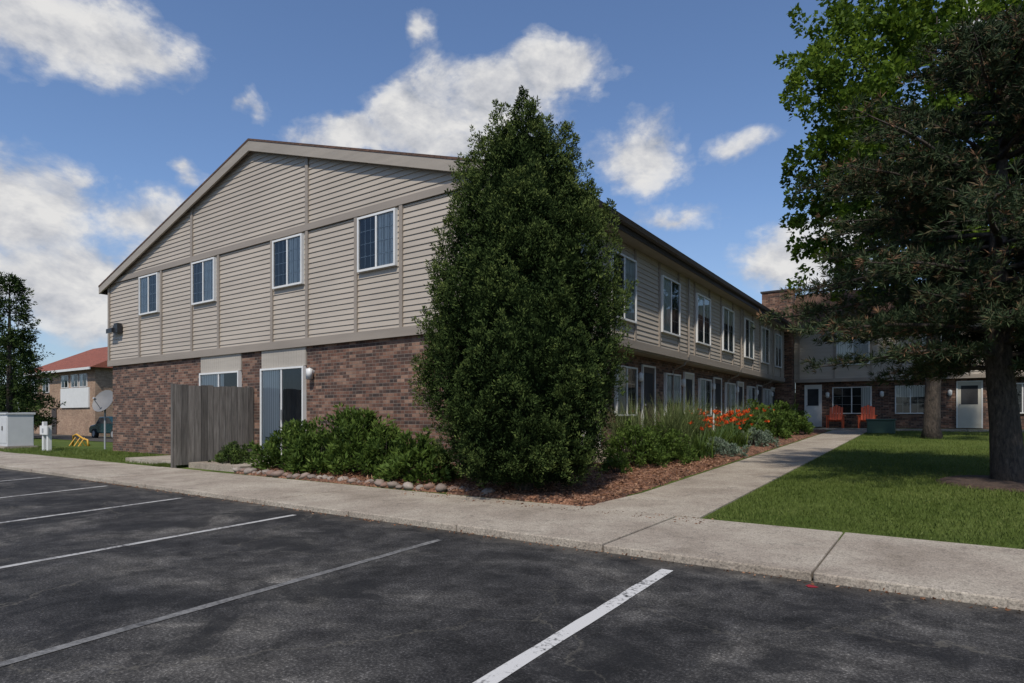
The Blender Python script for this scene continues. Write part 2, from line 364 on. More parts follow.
while y<29.5:
    y2=y+1.5
    x0,x1=-3.57,-2.25
    x0a=-3.75 if y<7.1 else x0
    z0=g(-3,y)+0.018+rng.normal()*0.003; z1=g(-3,y2-0.012)+0.018
    i=len(wk.v)
    wk.v+=[(x0a,y,z0),(x1,y,z0),(x1,y2-0.014,z1),(x0,y2-0.014,z1),(x0a,y,z0-0.12),(x1,y,z0-0.12),(x1,y2-0.014,z1-0.12),(x0,y2-0.014,z1-0.12)]
    for q in ((0,1,2,3),(4,7,6,5),(0,4,5,1),(1,5,6,2),(2,6,7,3),(3,7,4,0)): wk.f.append(tuple(i+k for k in q)); wk.m.append(0)
    y=y2
setkind(wk.done('garden_walkway',M_CONC))
cw=MB(); wz=g(0,29.8)+0.02
x=-5.0
while x<12: cw.box(x,x+1.48,29.2,30.5,wz-0.2,wz+0.03); x+=1.5
setkind(cw.done('courtyard_walkway',M_CONC))
def bedsheet(name,xs,ys,off,edge=0.12):
    b_=MB(); nx=len(xs)
    for j,y in enumerate(ys):
        for i,x in enumerate(xs):
            h=off+rng.normal()*0.012
            if i in(0,nx-1) or j in(0,len(ys)-1): h=-0.03
            b_.v.append((x+ (rng.normal()*0.02),y+rng.normal()*0.01,g(x,y)+h))
    for j in range(len(ys)-1):
        for i in range(nx-1):
            k=j*nx+i; b_.f.append((k,k+1,k+nx+1,k+nx)); b_.m.append(0)
    return setkind(b_.done(name,M_MULCH,smooth=False))
bedsheet('mulch_bed_soil',list(np.arange(-12.0,-6.2,0.12)),[7.12]+list(np.arange(7.2,9.0,0.12))+[9.05],0.05)
bedsheet('mulch_bed',list(np.arange(-6.25,-3.6,0.1)),[7.12]+list(np.arange(7.2,28.5,0.13)),0.06)
PX,PY=0.92,12.15
r_=MB(); n=28; r_.v=[(PX,PY,g(PX,PY)+0.09)]
for rr,hh in ((0.45,0.075),(0.8,0.05),(0.98,-0.02)):
    for k in range(n):
        t=2*math.pi*k/n; q=rr*(1+rng.normal()*0.04); r_.v.append((PX+q*math.cos(t),PY+q*math.sin(t),g(PX,PY+q*math.sin(t))+hh))
for k in range(n): r_.f.append((0,1+k,1+(k+1)%n)); r_.m.append(0)
for R in range(2):
    for k in range(n): a=1+R*n; r_.f.append((a+k,a+n+k,a+n+(k+1)%n,a+(k+1)%n)); r_.m.append(0)
M_SOIL=simple('dark_soil_mulch',(0.06,0.038,0.026),0.95,0.5,25,0,0.6)
setkind(r_.done('mulch_ring',M_SOIL))
leafm_chip=leafmat('wood_chips',(0.05,0.025,0.015),(0.18,0.085,0.045),(0.36,0.22,0.14),0.0,0.9)
def chips(n,xr,yr,name,hf=None,l=(.03,.09),w=(.012,.025)):
    C=np.stack([rng.uniform(*xr,n),rng.uniform(*yr,n),np.zeros(n)],1); C[:,2]=[(hf if hf is not None else g(a,b_)+0.065) for a,b_ in C[:,:2]]
    D=rng.normal(size=(n,3)); D[:,2]*=0.35
    V=leafV(C,D,rng.uniform(*l,n),rng.uniform(*w,n)); o=quads_mesh(name,V,rng.random(n),leafm_chip,None); setkind(o,'stuff'); return o
chips(9000,(-6.2,-3.65),(7.15,14),'wood_chips')
chips(5000,(-11.9,-6.2),(7.2,8.9),'bark_chips')
chips(300,(-7,-2.0),(6.6,7.06),'scattered_chips',0.078,(.02,.05),(.008,.015))
chips(800,(-14,4.0),(4.98,5.09),'kerb_litter',0.008,(.012,.04),(.008,.02))
def blades():
    parts=[]
    for n,xr,yr,l in ((42000,(-2.2,6.0),(7.08,12.5),0.05),(26000,(-2.2,9),(12.5,20),0.06),(12000,(-2.2,10),(20,29),0.08),(9000,(-30,-15.3),(7.08,8.9),0.07),(3000,(-15.3,-14.3),(7.08,7.4),0.07)):
        C=np.stack([rng.uniform(*xr,n),rng.uniform(*yr,n),np.zeros(n)],1)
        keep=((C[:,0]-PX)**2+(C[:,1]-PY)**2)>0.85**2
        C=C[keep]; n=len(C)
        C[:,2]=[g(a,b_) for a,b_ in C[:,:2]]
        D=rng.normal(size=(n,3))*0.45; D[:,2]=1
        patch=np.sin(C[:,0]*1.3+C[:,1]*0.7)*0.1+np.sin(C[:,0]*3.1-C[:,1]*2.3)*0.07
        parts.append((leafV(C,D,l*(0.6+0.8*rng.random(n)),np.full(n,0.009)),0.45+patch+rng.normal(size=n)*0.16))
    V=np.concatenate([a for a,_ in parts]); t=np.concatenate([b_ for _,b_ in parts])
    o=quads_mesh('grass',V,t,L_GRS,None); setkind(o,'stuff')
blades()
pm=MB(); pm.box(-14.05,-12.0,7.3,8.98,-0.05,0.19); pm.box(-17.3,-14.35,7.35,8.98,-0.05,0.17)
setkind(pm.done('patio_slab',M_CONC))

# ------------------------------------------------------------ MAIN BUILDING
XL,XR,YF,YE=-22.3,-6.0,9.0,32.0
RX,RZ,SL=-14.15,8.2,0.31
zr=lambda x: RZ-SL*abs(x-RX)
SB=2.9
B=thing('apartment_building',(RX,20,0.3),'two-storey apartment building, beige siding over brown brick','apartment building')
w=MB()
w.box(XL+0.15,XR-0.45,YF+0.03,YE,-0.4,SB-0.02)
w.done('brick_wall',M_BRICK,B)
def lap(b_,z0,z1,lr,to3,h=0.118,d=0.022):
    z=z0
    while z<z1-0.01:
        zt=min(z+h,z1); a0,a1=lr(z); c0,c1=lr(zt)
        if a1-a0<0.02: break
        c0=min(c0,c1)
        b_.poly([to3(a0,z,d),to3(a1,z,d),to3(c1,zt,0.002),to3(c0,zt,0.002)])
        b_.poly([to3(a0,z,0.002),to3(a1,z,0.002),to3(a1,z,d),to3(a0,z,d)])
        z=zt
sd=MB()
lap(sd,SB,5.55,lambda z:(XL,XR),lambda u,z,d:(u,YF-d,z))
def glr(z):
    half=(RZ-0.1-z)/SL; return (max(XL,RX-half),min(XR,RX+half)) if half>0 else (0,0)
lap(sd,5.55,RZ-0.12,glr,lambda u,z,d:(u,YF-d,z))
lap(sd,SB,5.4,lambda z:(YF,YE),lambda u,z,d:(XR+d,u,z))
sd.box(XL,XR,YF,YE,SB,5.5)
sd.prism([(XL,YF,5.5),(XR,YF,5.5),(XR,YF,zr(XR)-0.1),(RX,YF,RZ-0.1),(XL,YF,zr(XL)-0.1)],(0,0.3,0))
sd.done('siding_wall',M_SIDE,B)
GW=[(-19.5),(-16.42),(-12.68),(-9.64)]
tr=MB()
y0,y1=YF-0.05,YF-0.001
for c in GW:
    for s in (-0.68,0.68):
        tr.box(c+s-0.045,c+s+0.045,y0,y1,SB+0.16,5.55)
tr.box(XL-0.02,XR+0.02,y0-0.012,y1,SB-0.03,SB+0.16)
tr.box(XL,XR,y0-0.008,y1,5.55,5.70)
tr.box(XL-0.02,XL+0.09,y0-0.004,y1,SB+0.16,5.55); tr.box(XR-0.09,XR+0.035,y0-0.004,y1,SB+0.16,5.55)
for x in (-17.1,-12.0): tr.box(x-0.05,x+0.05,y0,y1,5.70,zr(x)-0.12)
x0,x1=XR+0.001,XR+0.05
WY=[9.9,12.45,15.5,18.35,21.1,24.0,26.7,29.3]
for yy in WY:
    for s in (-0.06,1.41): tr.box(x0,x1,yy+s-0.045,yy+s+0.045,SB+0.16,5.3)
tr.box(x0,x1+0.012,YF+0.002,YE,SB-0.03,SB+0.16)
tr.done('trim_board',M_TRIM,B)
so=MB(); so.box(XR-0.46,XR-0.001,YF+0.05,YE,SB-0.06,SB-0.032); so.done('soffit',M_SOFF,B)
rf=MB()
ox=0.42
for s in (-1,1):
    xe=(XR+ox) if s>0 else (XL-ox)
    yf=YF-0.17
    pts=[(RX,yf,RZ),(xe,yf,zr(xe)),(xe,yf,zr(xe)-0.05),(RX,yf,RZ-0.05)]
    rf.prism(pts,(0,YE-yf,0))
roof=rf.done('roof',M_SHING,B)
rk=MB()
for s in (-1,1):
    xe=(XR+ox-0.01) if s>0 else (XL-ox+0.01)
    yf=YF-0.16
    rk.prism([(RX,yf,RZ-0.052),(xe,yf,zr(xe)-0.052),(xe,yf,zr(xe)-0.27),(RX,yf,RZ-0.30)],(0,0.045,0))
    rk.prism([(RX,yf+0.046,RZ-0.053),(xe,yf+0.046,zr(xe)-0.053),(xe,yf+0.046,zr(xe)-0.12),(RX,yf+0.046,RZ-0.12)],(0,0.15,0))
rk.done('rake_board',M_RAKE,roof)
fs=MB(); zf=zr(XR+ox)
fs.box(XR+ox-0.05,XR+ox-0.012,YF-0.1,YE,zf-0.26,zf-0.055)
fs.prism([(XR+ox-0.01,YF-0.15,zf-0.02),(XR+ox+0.12,YF-0.15,zf-0.02),(XR+ox+0.10,YF-0.15,zf-0.13),(XR+ox+0.03,YF-0.15,zf-0.15),(XR+ox-0.01,YF-0.15,zf-0.14)],(0,YE-YF+0.1,0))
fs.done('gutter',M_DARK,roof)
fs=MB(); fs.box(XR+0.03,XR+ox-0.05,YF-0.1,YE,zf-0.26,zf-0.235); fs.done('eave_soffit',M_SOFF,roof)
fs=MB(); fs.box(XL-ox+0.012,XL-ox+0.05,YF-0.1,YE,zf-0.26,zf-0.055); fs.done('fascia',M_DARK,roof)

def window(parent,axis,p,a0,a1,z0,z1,out,cur,cols=2,rows=3,name='window',label=None,mull=True):
    def bx(b_,u0,u1,d0,d1,za,zb,m=0):
        if axis=='y': b_.box(u0,u1,p-d1,p-d0,za,zb,m)
        else: b_.box(p+d0,p+d1,u0,u1,za,zb,m)
    gl=MB(); dd=out+0.045; q0,q1,z2,z3=a0+0.03,a1-0.03,z0+0.03,z1-0.03
    if axis=='y': gl.poly([(q0,p-dd,z2),(q1,p-dd,z2),(q1,p-dd,z3),(q0,p-dd,z3)])
    else: gl.poly([(p+dd,q0,z2),(p+dd,q1,z2),(p+dd,q1,z3),(p+dd,q0,z3)])
    go=gl.done(name,M_GLASS,parent)
    if label: go['label']=label
    f=MB(); fw=0.045; o0,o1=0.0,out+0.07
    bx(f,a0,a0+fw,o0,o1,z0,z1); bx(f,a1-fw,a1,o0,o1,z0,z1); bx(f,a0+fw,a1-fw,o0,o1,z0,z0+fw); bx(f,a0+fw,a1-fw,o0,o1,z1-fw,z1)
    mid=(a0+a1)/2
    halves=[(a0+fw,a1-fw)]
    if mull:
        bx(f,mid-0.022,mid+0.022,out,out+0.06,z0+fw,z1-fw); halves=[(a0+fw,mid-0.022),(mid+0.022,a1-fw)]
    f.done('frame',M_WHITE,go)
    f=MB()
    for (h0,h1) in halves:
        for i in range(1,cols):
            u=h0+(h1-h0)*i/cols; bx(f,u-0.006,u+0.006,out+0.020,out+0.030,z0+fw,z1-fw)
        for i in range(1,rows):
            z=z0+fw+(z1-z0-2*fw)*i/rows; bx(f,h0,h1,out+0.0205,out+0.0295,z-0.006,z+0.006)
    if len(f.v): f.done('muntin_grid',M_MUNT,go)
    c=MB(); bx(c,a0+fw,a1-fw,0,out+0.004,z0+fw,z1-fw,1)
    for (u0,u1,zz) in cur:
        A=a0+fw+(a1-a0-2*fw)*u0; E=a0+fw+(a1-a0-2*fw)*u1
        bx(c,A,E,out+0.006,out+0.010,z0+fw+(z1-z0-2*fw)*zz,z1-fw-0.002,0)
    c.done('curtain',[M_BLIND,M_INT],go)
    return go
curs=[[(0,0.48,0)],[(0.52,1,0)],[(0.5,1,0)],[(0.5,1,0.0)]]
for c,cu in zip(GW,curs):
    window(B,'y',YF,c-0.57,c+0.57,4.33,5.5,0.03,cu,3,4)
for i,yy in enumerate(WY):
    window(B,'x',XR,yy,yy+1.35,3.47,4.97,0.03,[[(0,1,0.65)],[(0.5,1,0)],[(0,.5,0)],[(0,1,.6)]][i%4],2,4)
for (a,e,cu) in ((-16.65,-14.75,[(0.0,0.6,0)]),(-13.8,-12.1,[(0.0,0.42,0)])):
    zb=0.24
    window(B,'y',YF+0.03,a,e,zb,2.42,0.03,cu,1,1,name='patio_door')
    h=MB(); mx_=(a+e)/2; h.box(mx_+0.04,mx_+0.06,YF-0.11,YF-0.07,1.15,1.4)
    ho=h.done('door_handle',M_GREY,B)
    pn=MB(); u=a-0.02
    while u<e: pn.box(u,min(u+0.095,e+0.02),YF-0.01,YF+0.03,2.43,SB-0.03); u+=0.1
    pn.done('panel_above_door',M_WPANEL,B)
l=MB(); l.tube([(-11.85,YF+0.03,2.26),(-11.85,YF-0.06,2.26)],[0.06,0.05],12); l.tube([(-11.85,YF-0.06,2.20),(-11.85,YF-0.075,2.1),(-11.85,YF-0.075,2.33),(-11.85,YF-0.06,2.36)],[0.05,0.08,0.08,0.03],12)
l.done('wall_lamp',M_WHITE,B,True)
l=MB(); l.box(-21.85,-21.65,YF-0.09,YF-0.02,3.95,4.15); l.prism([(-21.95,YF-0.09,4.12),(-21.55,YF-0.09,4.12),(-21.55,YF-0.09,3.98),(-21.95,YF-0.09,3.98)],(0,-0.16,-0.08)); l.prism([(-21.55,YF-0.05,3.9),(-21.3,YF-0.05,3.9),(-21.3,YF-0.05,4.2),(-21.55,YF-0.05,4.2)],(0,-0.14,0))
l.done('floodlight',M_BLACK,B)
XB=XR-0.45
def door(parent,axis,p,a0,a1,z0,z1,mat,glazed=True,lab=None):
    def bx(b_,u0,u1,d0,d1,za,zb,m=0):
        if axis=='y': b_.box(u0,u1,p-d1,p-d0,za,zb,m)
        else: b_.box(p+d0,p+d1,u0,u1,za,zb,m)
    d=MB(); bx(d,a0+0.05,a1-0.05,0.0,0.035,z0,z1-0.05)
    w_=a1-a0
    for (q0,q1) in ((0.12,0.45),(0.55,0.88)):
        for (h0,h1) in ((0.08,0.42),):
            bx(d,a0+w_*q0,a0+w_*q1,0.035,0.048,z0+(z1-z0)*h0,z0+(z1-z0)*h1)
    o=d.done('door',mat,parent)
    if lab: o['label']=lab
    f=MB(); bx(f,a0,a0+0.05,0,0.06,z0,z1); bx(f,a1-0.05,a1,0,0.06,z0,z1); bx(f,a0+0.05,a1-0.05,0,0.06,z1-0.05,z1); f.done('frame',M_WHITE,o)
    gz=MB(); bx(gz,a0+w_*0.18,a1-w_*0.18,0.036,0.042,z0+(z1-z0)*0.5,z0+(z1-z0)*0.9); gz.done('door_glass',[M_INT if glazed else M_WHITE],o)
    k=MB()
    if axis=='y': k.tube([(a0+0.12,p-0.035,z0+1.0),(a0+0.12,p-0.09,z0+1.0)],[0.02,0.03],8)
    else: k.tube([(p+0.035,a0+0.12,z0+1.0),(p+0.09,a0+0.12,z0+1.0)],[0.02,0.03],8)
    k.done('handle',M_GREY,o)
    return o
M_DOORC=simple('cream_door',(0.48,0.45,0.38),0.5,0.05)
M_DOORB=simple('dark_door',(0.05,0.035,0.03),0.5,0.1)
GY=[10.2,13.6,16.9,20.0,23.1,26.3,29.2]
for i,yy in enumerate(GY):
    z0=max(0.55,g(-6,yy+2)+0.08)
    window(B,'x',XB,yy+0.1,yy+1.35,1.25,2.5,0.01,[[(0,1,.3)],[(0,.5,0)]][i%2],2,3)
    door(B,'x',XB,yy+1.75,yy+2.65,z0,2.62,M_DOORC if i%2==0 else M_DOORB)
    st=MB(); st.box(XB,XB+1.0,yy+1.6,yy+2.8,g(-6,yy)-0.1,z0-0.02); st.done('door_step',M_CONC,B)
    l=MB(); q=yy+1.55; l.tube([(XB,q,2.3),(XB+0.05,q,2.3)],[0.05,0.05],10); l.tube([(XB+0.08,q,2.15),(XB+0.08,q,2.2),(XB+0.08,q,2.36),(XB+0.08,q,2.40)],[0.03,0.07,0.07,0.02],10)
    l.done('wall_lamp',M_WHITE,B,True)
for yy in (17.6,23.45,28.9):
    d=MB(); d.tube([(XR+0.085,yy,5.25),(XR+0.085,yy,SB+0.12),(XR-0.05,yy,SB-0.15),(XB+0.06,yy,SB-0.3),(XB+0.06,yy,0.6),(XB+0.3,yy,0.45)],[0.03]*6,8)
    d.done('downspout',M_TRIM,B)
# ------------------------------------------------------------ FIREWALL + FAR WING
FW=thing('brick_firewall',(-6.2,32,0.7),'brown brick parapet wall between two roof sections','brick wall')
f=MB(); f.box(-7.0,-5.62,31.6,32.3,0.3,7.25); f.done('wall',M_BRICK,FW); f=MB(); f.box(-7.06,-5.56,31.55,32.35,7.252,7.33); f.done('coping',M_DARK,FW)
W=thing('courtyard_apartment_wing',(2,34,0.7),'two-storey wing with brown mansard roof across the courtyard','apartment building')
WX0,WX1=-5.61,16.0; YW=32.0
w=MB(); w.box(WX0,WX1,YW+0.3,YW+9,0.2,2.86); w.done('brick_wall',M_BRICK,W)
w=MB(); w.box(WX0,WX1,YW,YW+9,2.88,5.45); lap(w,2.88,5.45,lambda z:(WX0,WX1),lambda u,z,d:(u,YW-d,z)); w.done('siding_wall',M_SIDE,W)
w=MB(); w.prism([(WX0,YW-0.35,5.45),(WX0,YW+9.3,5.45),(WX0,YW+8.6,7.1),(WX0,YW+0.35,7.1)],(WX1-WX0,0,0)); w.done('mansard_roof',M_SHING,W)
w=MB(); w.box(WX0,WX1,YW-0.45,YW-0.352,5.38,5.52); w.done('gutter',M_DARK,W)
w=MB(); w.box(WX0,WX1,YW-0.06,YW-0.023,2.84,3.0)
for x in (-5.4,-3.9,-2.4,-0.6,0.9,3.0,4.6): w.box(x-0.045,x+0.045,YW-0.05,YW-0.001,3.0,5.4)
w.done('trim_board',M_TRIM,W)
for x in (-3.85,-0.55,3.1,6.5): window(W,'y',YW,x+0.06,x+1.4,3.6,5.0,0.03,[(0,.5,0)],2,3)
YB=YW+0.3
window(W,'y',YB,-4.0,-2.4,1.35,2.6,0.01,[(0.75,1,0)],2,3); window(W,'y',YB,-1.5,-0.35,1.35,2.6,0.01,[(0,1,.6)],2,3); window(W,'y',YB,2.2,3.6,1.35,2.6,0.01,[(0,.3,.0)],2,3)
door(W,'y',YB,-5.2,-4.45,0.74,2.74,M_WHITE); door(W,'y',YB,0.72,1.62,0.74,2.74,M_DOORC)
for x in (-4.2,0.5,-2.0):
    l=MB(); l.tube([(x,YB-0.08,2.1),(x,YB-0.08,2.16),(x,YB-0.08,2.34),(x,YB-0.08,2.38)],[0.03,0.08,0.08,0.02],10); l.box(x-0.03,x+0.03,YB-0.08,YB,2.2,2.26); l.done('wall_lamp',M_WHITE,W,True)

# ------------------------------------------------------------ PRIVACY FENCE
F=thing('wooden_fence',(-14.2,8.05,0.1),'weathered grey wooden privacy fence panel beside a patio','fence')
f=MB(); y=7.06
while y<8.93:
    h=1.97+rng.normal()*0.010; f.box(-14.2,-14.178+rng.normal()*0.004,y+0.005,y+0.145,0.13,h); y+=0.15
f.done('fence_boards',M_WOOD,F)
for z in (0.45,1.65):
    f=MB(); f.box(-14.245,-14.202,7.06,8.95,z,z+0.09); f.done('fence_rail',M_WOOD,F)
for yy in (7.02,8.9):
    f=MB(); f.box(-14.30,-14.21,yy,yy+0.09,0.0,1.99); f.done('fence_post',M_WOOD,F)

# ------------------------------------------------------------ VEGETATION
def trunk_part(b_,parent): return b_.done('trunk',M_BARK,parent,True)
def localleaf(name,V,t,mat,parent):
    return quads_mesh(name,V-np.array(parent.location)[None,None,:],t,mat,parent)
# columnar juniper : dense shell of fine sprays plus spire-shaped lobes
TX,TY=-5.15,7.75
R3=np.array([C_,S_,0])
T=thing('juniper_tree',(TX,TY,g(TX,TY)),'tall dense green juniper with ragged top at the building corner','tree')
pz=[0.20,0.32,0.74,1.49,2.23,2.98,3.72,4.4,4.9,5.3,5.66,5.95,6.15]; pr=[0.62,0.86,1.18,1.42,1.44,1.35,1.15,0.90,0.66,0.42,0.22,0.10,0.02]
prof=lambda z: np.interp(z,pz,pr)
def bulge(z,th):
    return 1+0.06*np.sin(3*th+z*2.1)+0.05*np.sin(5*th-z*3.3+1)+0.05*np.sin(8*th+2.7*z)+0.05*np.sin(4*z+2*th)
def con_r(z,th): return prof(z)*bulge(z,th)
cens=[];axs=[];lns=[];rds=[]
def spire(x,y,z,axis,L,Rb,k):
    axis=unit(np.array(axis,float))
    for q in range(k):
        s=(q+rng.random())/k; rr=Rb*(1-s)**0.7; d=unit(rng.normal(size=3)); d=d-axis*np.dot(d,axis)
        cens.append(np.array([x,y,z])+axis*L*s+unit(d)*rr*0.7); axs.append(axis+unit(d)*0.55); lns.append(0.10+0.11*(1-s)); rds.append(0.045+0.055*(1-s))
nl=340; c_=0
while c_<nl:
    z=rng.uniform(0.25,5.6)
    if rng.random()>(prof(z)+0.2)/1.6: continue
    th=rng.uniform(0,6.283); r=con_r(z,th)*(0.80+0.10*rng.random())
    L=rng.uniform(0.35,0.78)*(0.6 if z<0.8 else 1)
    out=0.36 if z>0.8 else 0.7
    spire(TX+r*math.cos(th),TY+r*math.sin(th),z-0.2 if z>0.6 else z,(math.cos(th)*out+rng.normal()*.1,math.sin(th)*out+rng.normal()*.1,0.9),L,rng.uniform(0.15,0.25),13)
    c_+=1
for off,zb,h,rb,kk in ((0.62,4.3,1.35,0.32,80),(0.95,4.0,0.75,0.26,50),(1.22,3.6,0.85,0.24,50),(-0.72,4.25,0.95,0.28,60),(-1.05,3.4,0.8,0.26,50),(0.28,4.7,0.75,0.28,50),(-0.32,4.7,0.85,0.28,55),(0.0,4.7,1.45,0.30,100),(1.28,2.7,0.6,0.22,40),(-1.28,2.1,0.6,0.22,40),(0.12,5.2,0.55,0.2,30),(-0.12,5.0,0.7,0.2,40)):
    spire(TX+R3[0]*off,TY+R3[1]*off,zb,(R3[0]*off*0.08,R3[1]*off*0.08,1),h,rb,kk)
cens=np.array(cens);axs=np.array(axs);lns=np.array(lns);rds=np.array(rds)
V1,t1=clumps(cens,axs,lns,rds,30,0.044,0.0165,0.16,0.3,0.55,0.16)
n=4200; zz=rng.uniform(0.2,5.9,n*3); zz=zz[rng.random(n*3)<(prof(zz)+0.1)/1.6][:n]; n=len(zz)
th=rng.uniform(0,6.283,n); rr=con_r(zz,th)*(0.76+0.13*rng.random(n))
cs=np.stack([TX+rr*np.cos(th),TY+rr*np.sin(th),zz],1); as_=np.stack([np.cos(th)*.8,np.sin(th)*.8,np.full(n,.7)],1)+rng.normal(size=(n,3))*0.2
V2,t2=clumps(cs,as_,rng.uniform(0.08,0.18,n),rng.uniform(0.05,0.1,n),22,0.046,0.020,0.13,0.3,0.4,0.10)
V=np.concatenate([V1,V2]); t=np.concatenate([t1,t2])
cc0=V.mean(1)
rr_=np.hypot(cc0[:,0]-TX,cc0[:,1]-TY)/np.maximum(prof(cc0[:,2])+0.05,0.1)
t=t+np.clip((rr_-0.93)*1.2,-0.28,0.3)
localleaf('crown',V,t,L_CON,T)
b_=MB(); b_.tube([(TX,TY,0.0),(TX,TY,0.5),(TX,TY,3),(TX,TY,5.6)],[0.16,0.13,0.09,0.02]); trunk_part(b_,T)
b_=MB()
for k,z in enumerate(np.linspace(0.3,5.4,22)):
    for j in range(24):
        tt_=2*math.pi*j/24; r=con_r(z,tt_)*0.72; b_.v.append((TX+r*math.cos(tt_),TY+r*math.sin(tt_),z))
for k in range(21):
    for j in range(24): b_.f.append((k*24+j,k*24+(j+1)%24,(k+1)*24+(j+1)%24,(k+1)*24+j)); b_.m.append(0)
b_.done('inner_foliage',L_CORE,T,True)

# pine tree
Pn=thing('pine_tree',(PX,PY,g(PX,PY)),'dark pine with drooping boughs and bare trunk on the lawn','tree')
b_=MB()
z0=g(PX,PY)-0.05
b_.tube([(PX+0.05,PY,z0),(PX,PY,z0+0.25),(PX-0.04,PY,z0+1.0),(PX-0.13,PY+0.02,z0+2.2),(PX-0.12,PY,z0+4),(PX,PY,z0+6.6)],[0.30,0.225,0.195,0.17,0.11,0.02],12)
tuC=[];tuD=[];tuT=[]
def limb(base,dirn,L,r0,droop):
    pts=[];p=np.array(base,float); d=unit(np.array(dirn,float)); k=7
    for i in range(k+1):
        pts.append(tuple(p)); p=p+d*L/k; d=unit(d+np.array([rng.normal()*.09,rng.normal()*.09,droop+(0.09 if i>4 else 0)]))
    b_.tube(pts,[r0*(1-0.85*i/k) for i in range(k+1)],5)
    return np.array(pts)
for z in np.arange(1.85,6.9,0.19):
    Lz=np.interp(z,[1.8,2.6,3.3,4.4,5.4,6.2,6.9],[2.7,3.5,3.7,3.1,2.3,1.5,0.7])
    for k in range(6 if z<5.5 else 5):
        th=rng.uniform(0,2*math.pi); L=Lz*rng.uniform(0.6,1.08)
        pts=limb((PX-0.1,PY,z+z0),(math.cos(th),math.sin(th),0.10 if z<4 else 0.35),L,0.022+0.009*L,-0.048)
        for i in range(2,8):
            ns=8 if L>1.5 else 5
            for q in range(ns):
                f=rng.random(); P=pts[i-1]*(1-f)+pts[i]*f; side=rng.choice([-1,1]); t2_=th+side*rng.uniform(0.3,1.1)
                l2=max(0.22,L*0.25*rng.uniform(0.5,1.1)*(1.15-i/9)); d2=np.array([math.cos(t2_),math.sin(t2_),rng.uniform(-0.4,0.35)])
                e=P+d2*l2
                if q<2: b_.tube([tuple(P),tuple(e)],[0.007,0.003],3,cap=False)
                m=max(2,int(l2/0.09))
                for s in range(m):
                    w_=(s+1)/m; tuC.append(P+(e-P)*w_+rng.normal(size=3)*0.03); tuD.append(d2+np.array([0,0,0.5])); tuT.append(rng.normal()*0.07+(0.13 if s==m-1 else 0))
trunk_part(b_,Pn)
tuC=np.array(tuC);tuD=unit(np.array(tuD));tuT=np.array(tuT); per=10
print('pine tufts',len(tuC))
C=np.repeat(tuC,per,0); D=np.repeat(tuD,per,0)*0.8+rng.normal(size=(len(C),3))*0.6; m=len(C)
tt=0.38+np.repeat(tuT,per)+rng.normal(size=m)*0.1; br=np.repeat(rng.random(len(tuC))<0.06,per); tt[br]=0.9
localleaf('crown',leafV(C,D,rng.uniform(0.09,0.15,m),np.full(m,0.016)),tt,L_PINE,Pn)

MXa=0.686; Zm=20.0; MX=(C_*MXa-S_)*Zm; MY=(S_*MXa+C_)*Zm
def maple(MX,MY,H,R,zb,n,per,ls,label,seed,extra=None):
    T=thing('maple_tree',(MX,MY,g(MX,MY)),label,'tree'); z0=g(MX,MY)-0.05
    b_=MB(); b_.tube([(MX,MY,z0),(MX,MY,z0+0.4),(MX+0.05,MY,z0+2.6),(MX,MY+0.1,z0+H*0.55),(MX,MY,z0+H*0.9)],[0.34,0.25,0.21,0.14,0.02],10)
    for k in range(30):
        zf=rng.uniform(zb+0.2,H*0.85); th=rng.uniform(0,6.283)
        rl=R*math.sqrt(max(0.08,1-((zf-(zb+H)/2)/((H-zb)/2)*0.95)**2))*rng.uniform(0.55,0.8)
        s=np.array([MX,MY,z0+zf*0.75]); e=np.array([MX+rl*math.cos(th),MY+rl*math.sin(th),z0+min(zf+0.6,H*0.85)]); mm=(s+e)/2+np.array([0,0,-0.2])
        b_.tube([tuple(s),tuple(mm),tuple(e)],[0.09,0.055,0.015],5)
    trunk_part(b_,T)
    cz=(zb+H)/2; hz=(H-zb)/2
    d=unit(rng.normal(size=(n,3))); q=0.45+0.55*rng.random(n)**0.5
    lobes=1+0.14*np.sin(3*np.arctan2(d[:,1],d[:,0])+4*d[:,2]+seed)+0.11*np.sin(7*np.arctan2(d[:,1],d[:,0])-6*d[:,2])
    cen=np.stack([MX+R*d[:,0]*q*lobes,MY+R*d[:,1]*q*lobes,z0+cz+hz*d[:,2]*q*lobes],1)
    ax=d*0.8+rng.normal(size=(n,3))*0.5+np.array([0,0,0.2])
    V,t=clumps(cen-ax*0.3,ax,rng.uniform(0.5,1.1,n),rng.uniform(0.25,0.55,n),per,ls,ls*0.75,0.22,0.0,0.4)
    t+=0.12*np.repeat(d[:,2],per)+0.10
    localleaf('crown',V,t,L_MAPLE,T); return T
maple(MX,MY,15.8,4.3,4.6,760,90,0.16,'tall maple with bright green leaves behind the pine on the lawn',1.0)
maple(7.0,21.0,14.0,4.2,4.0,260,80,0.17,'full green maple on the courtyard lawn',2.3)

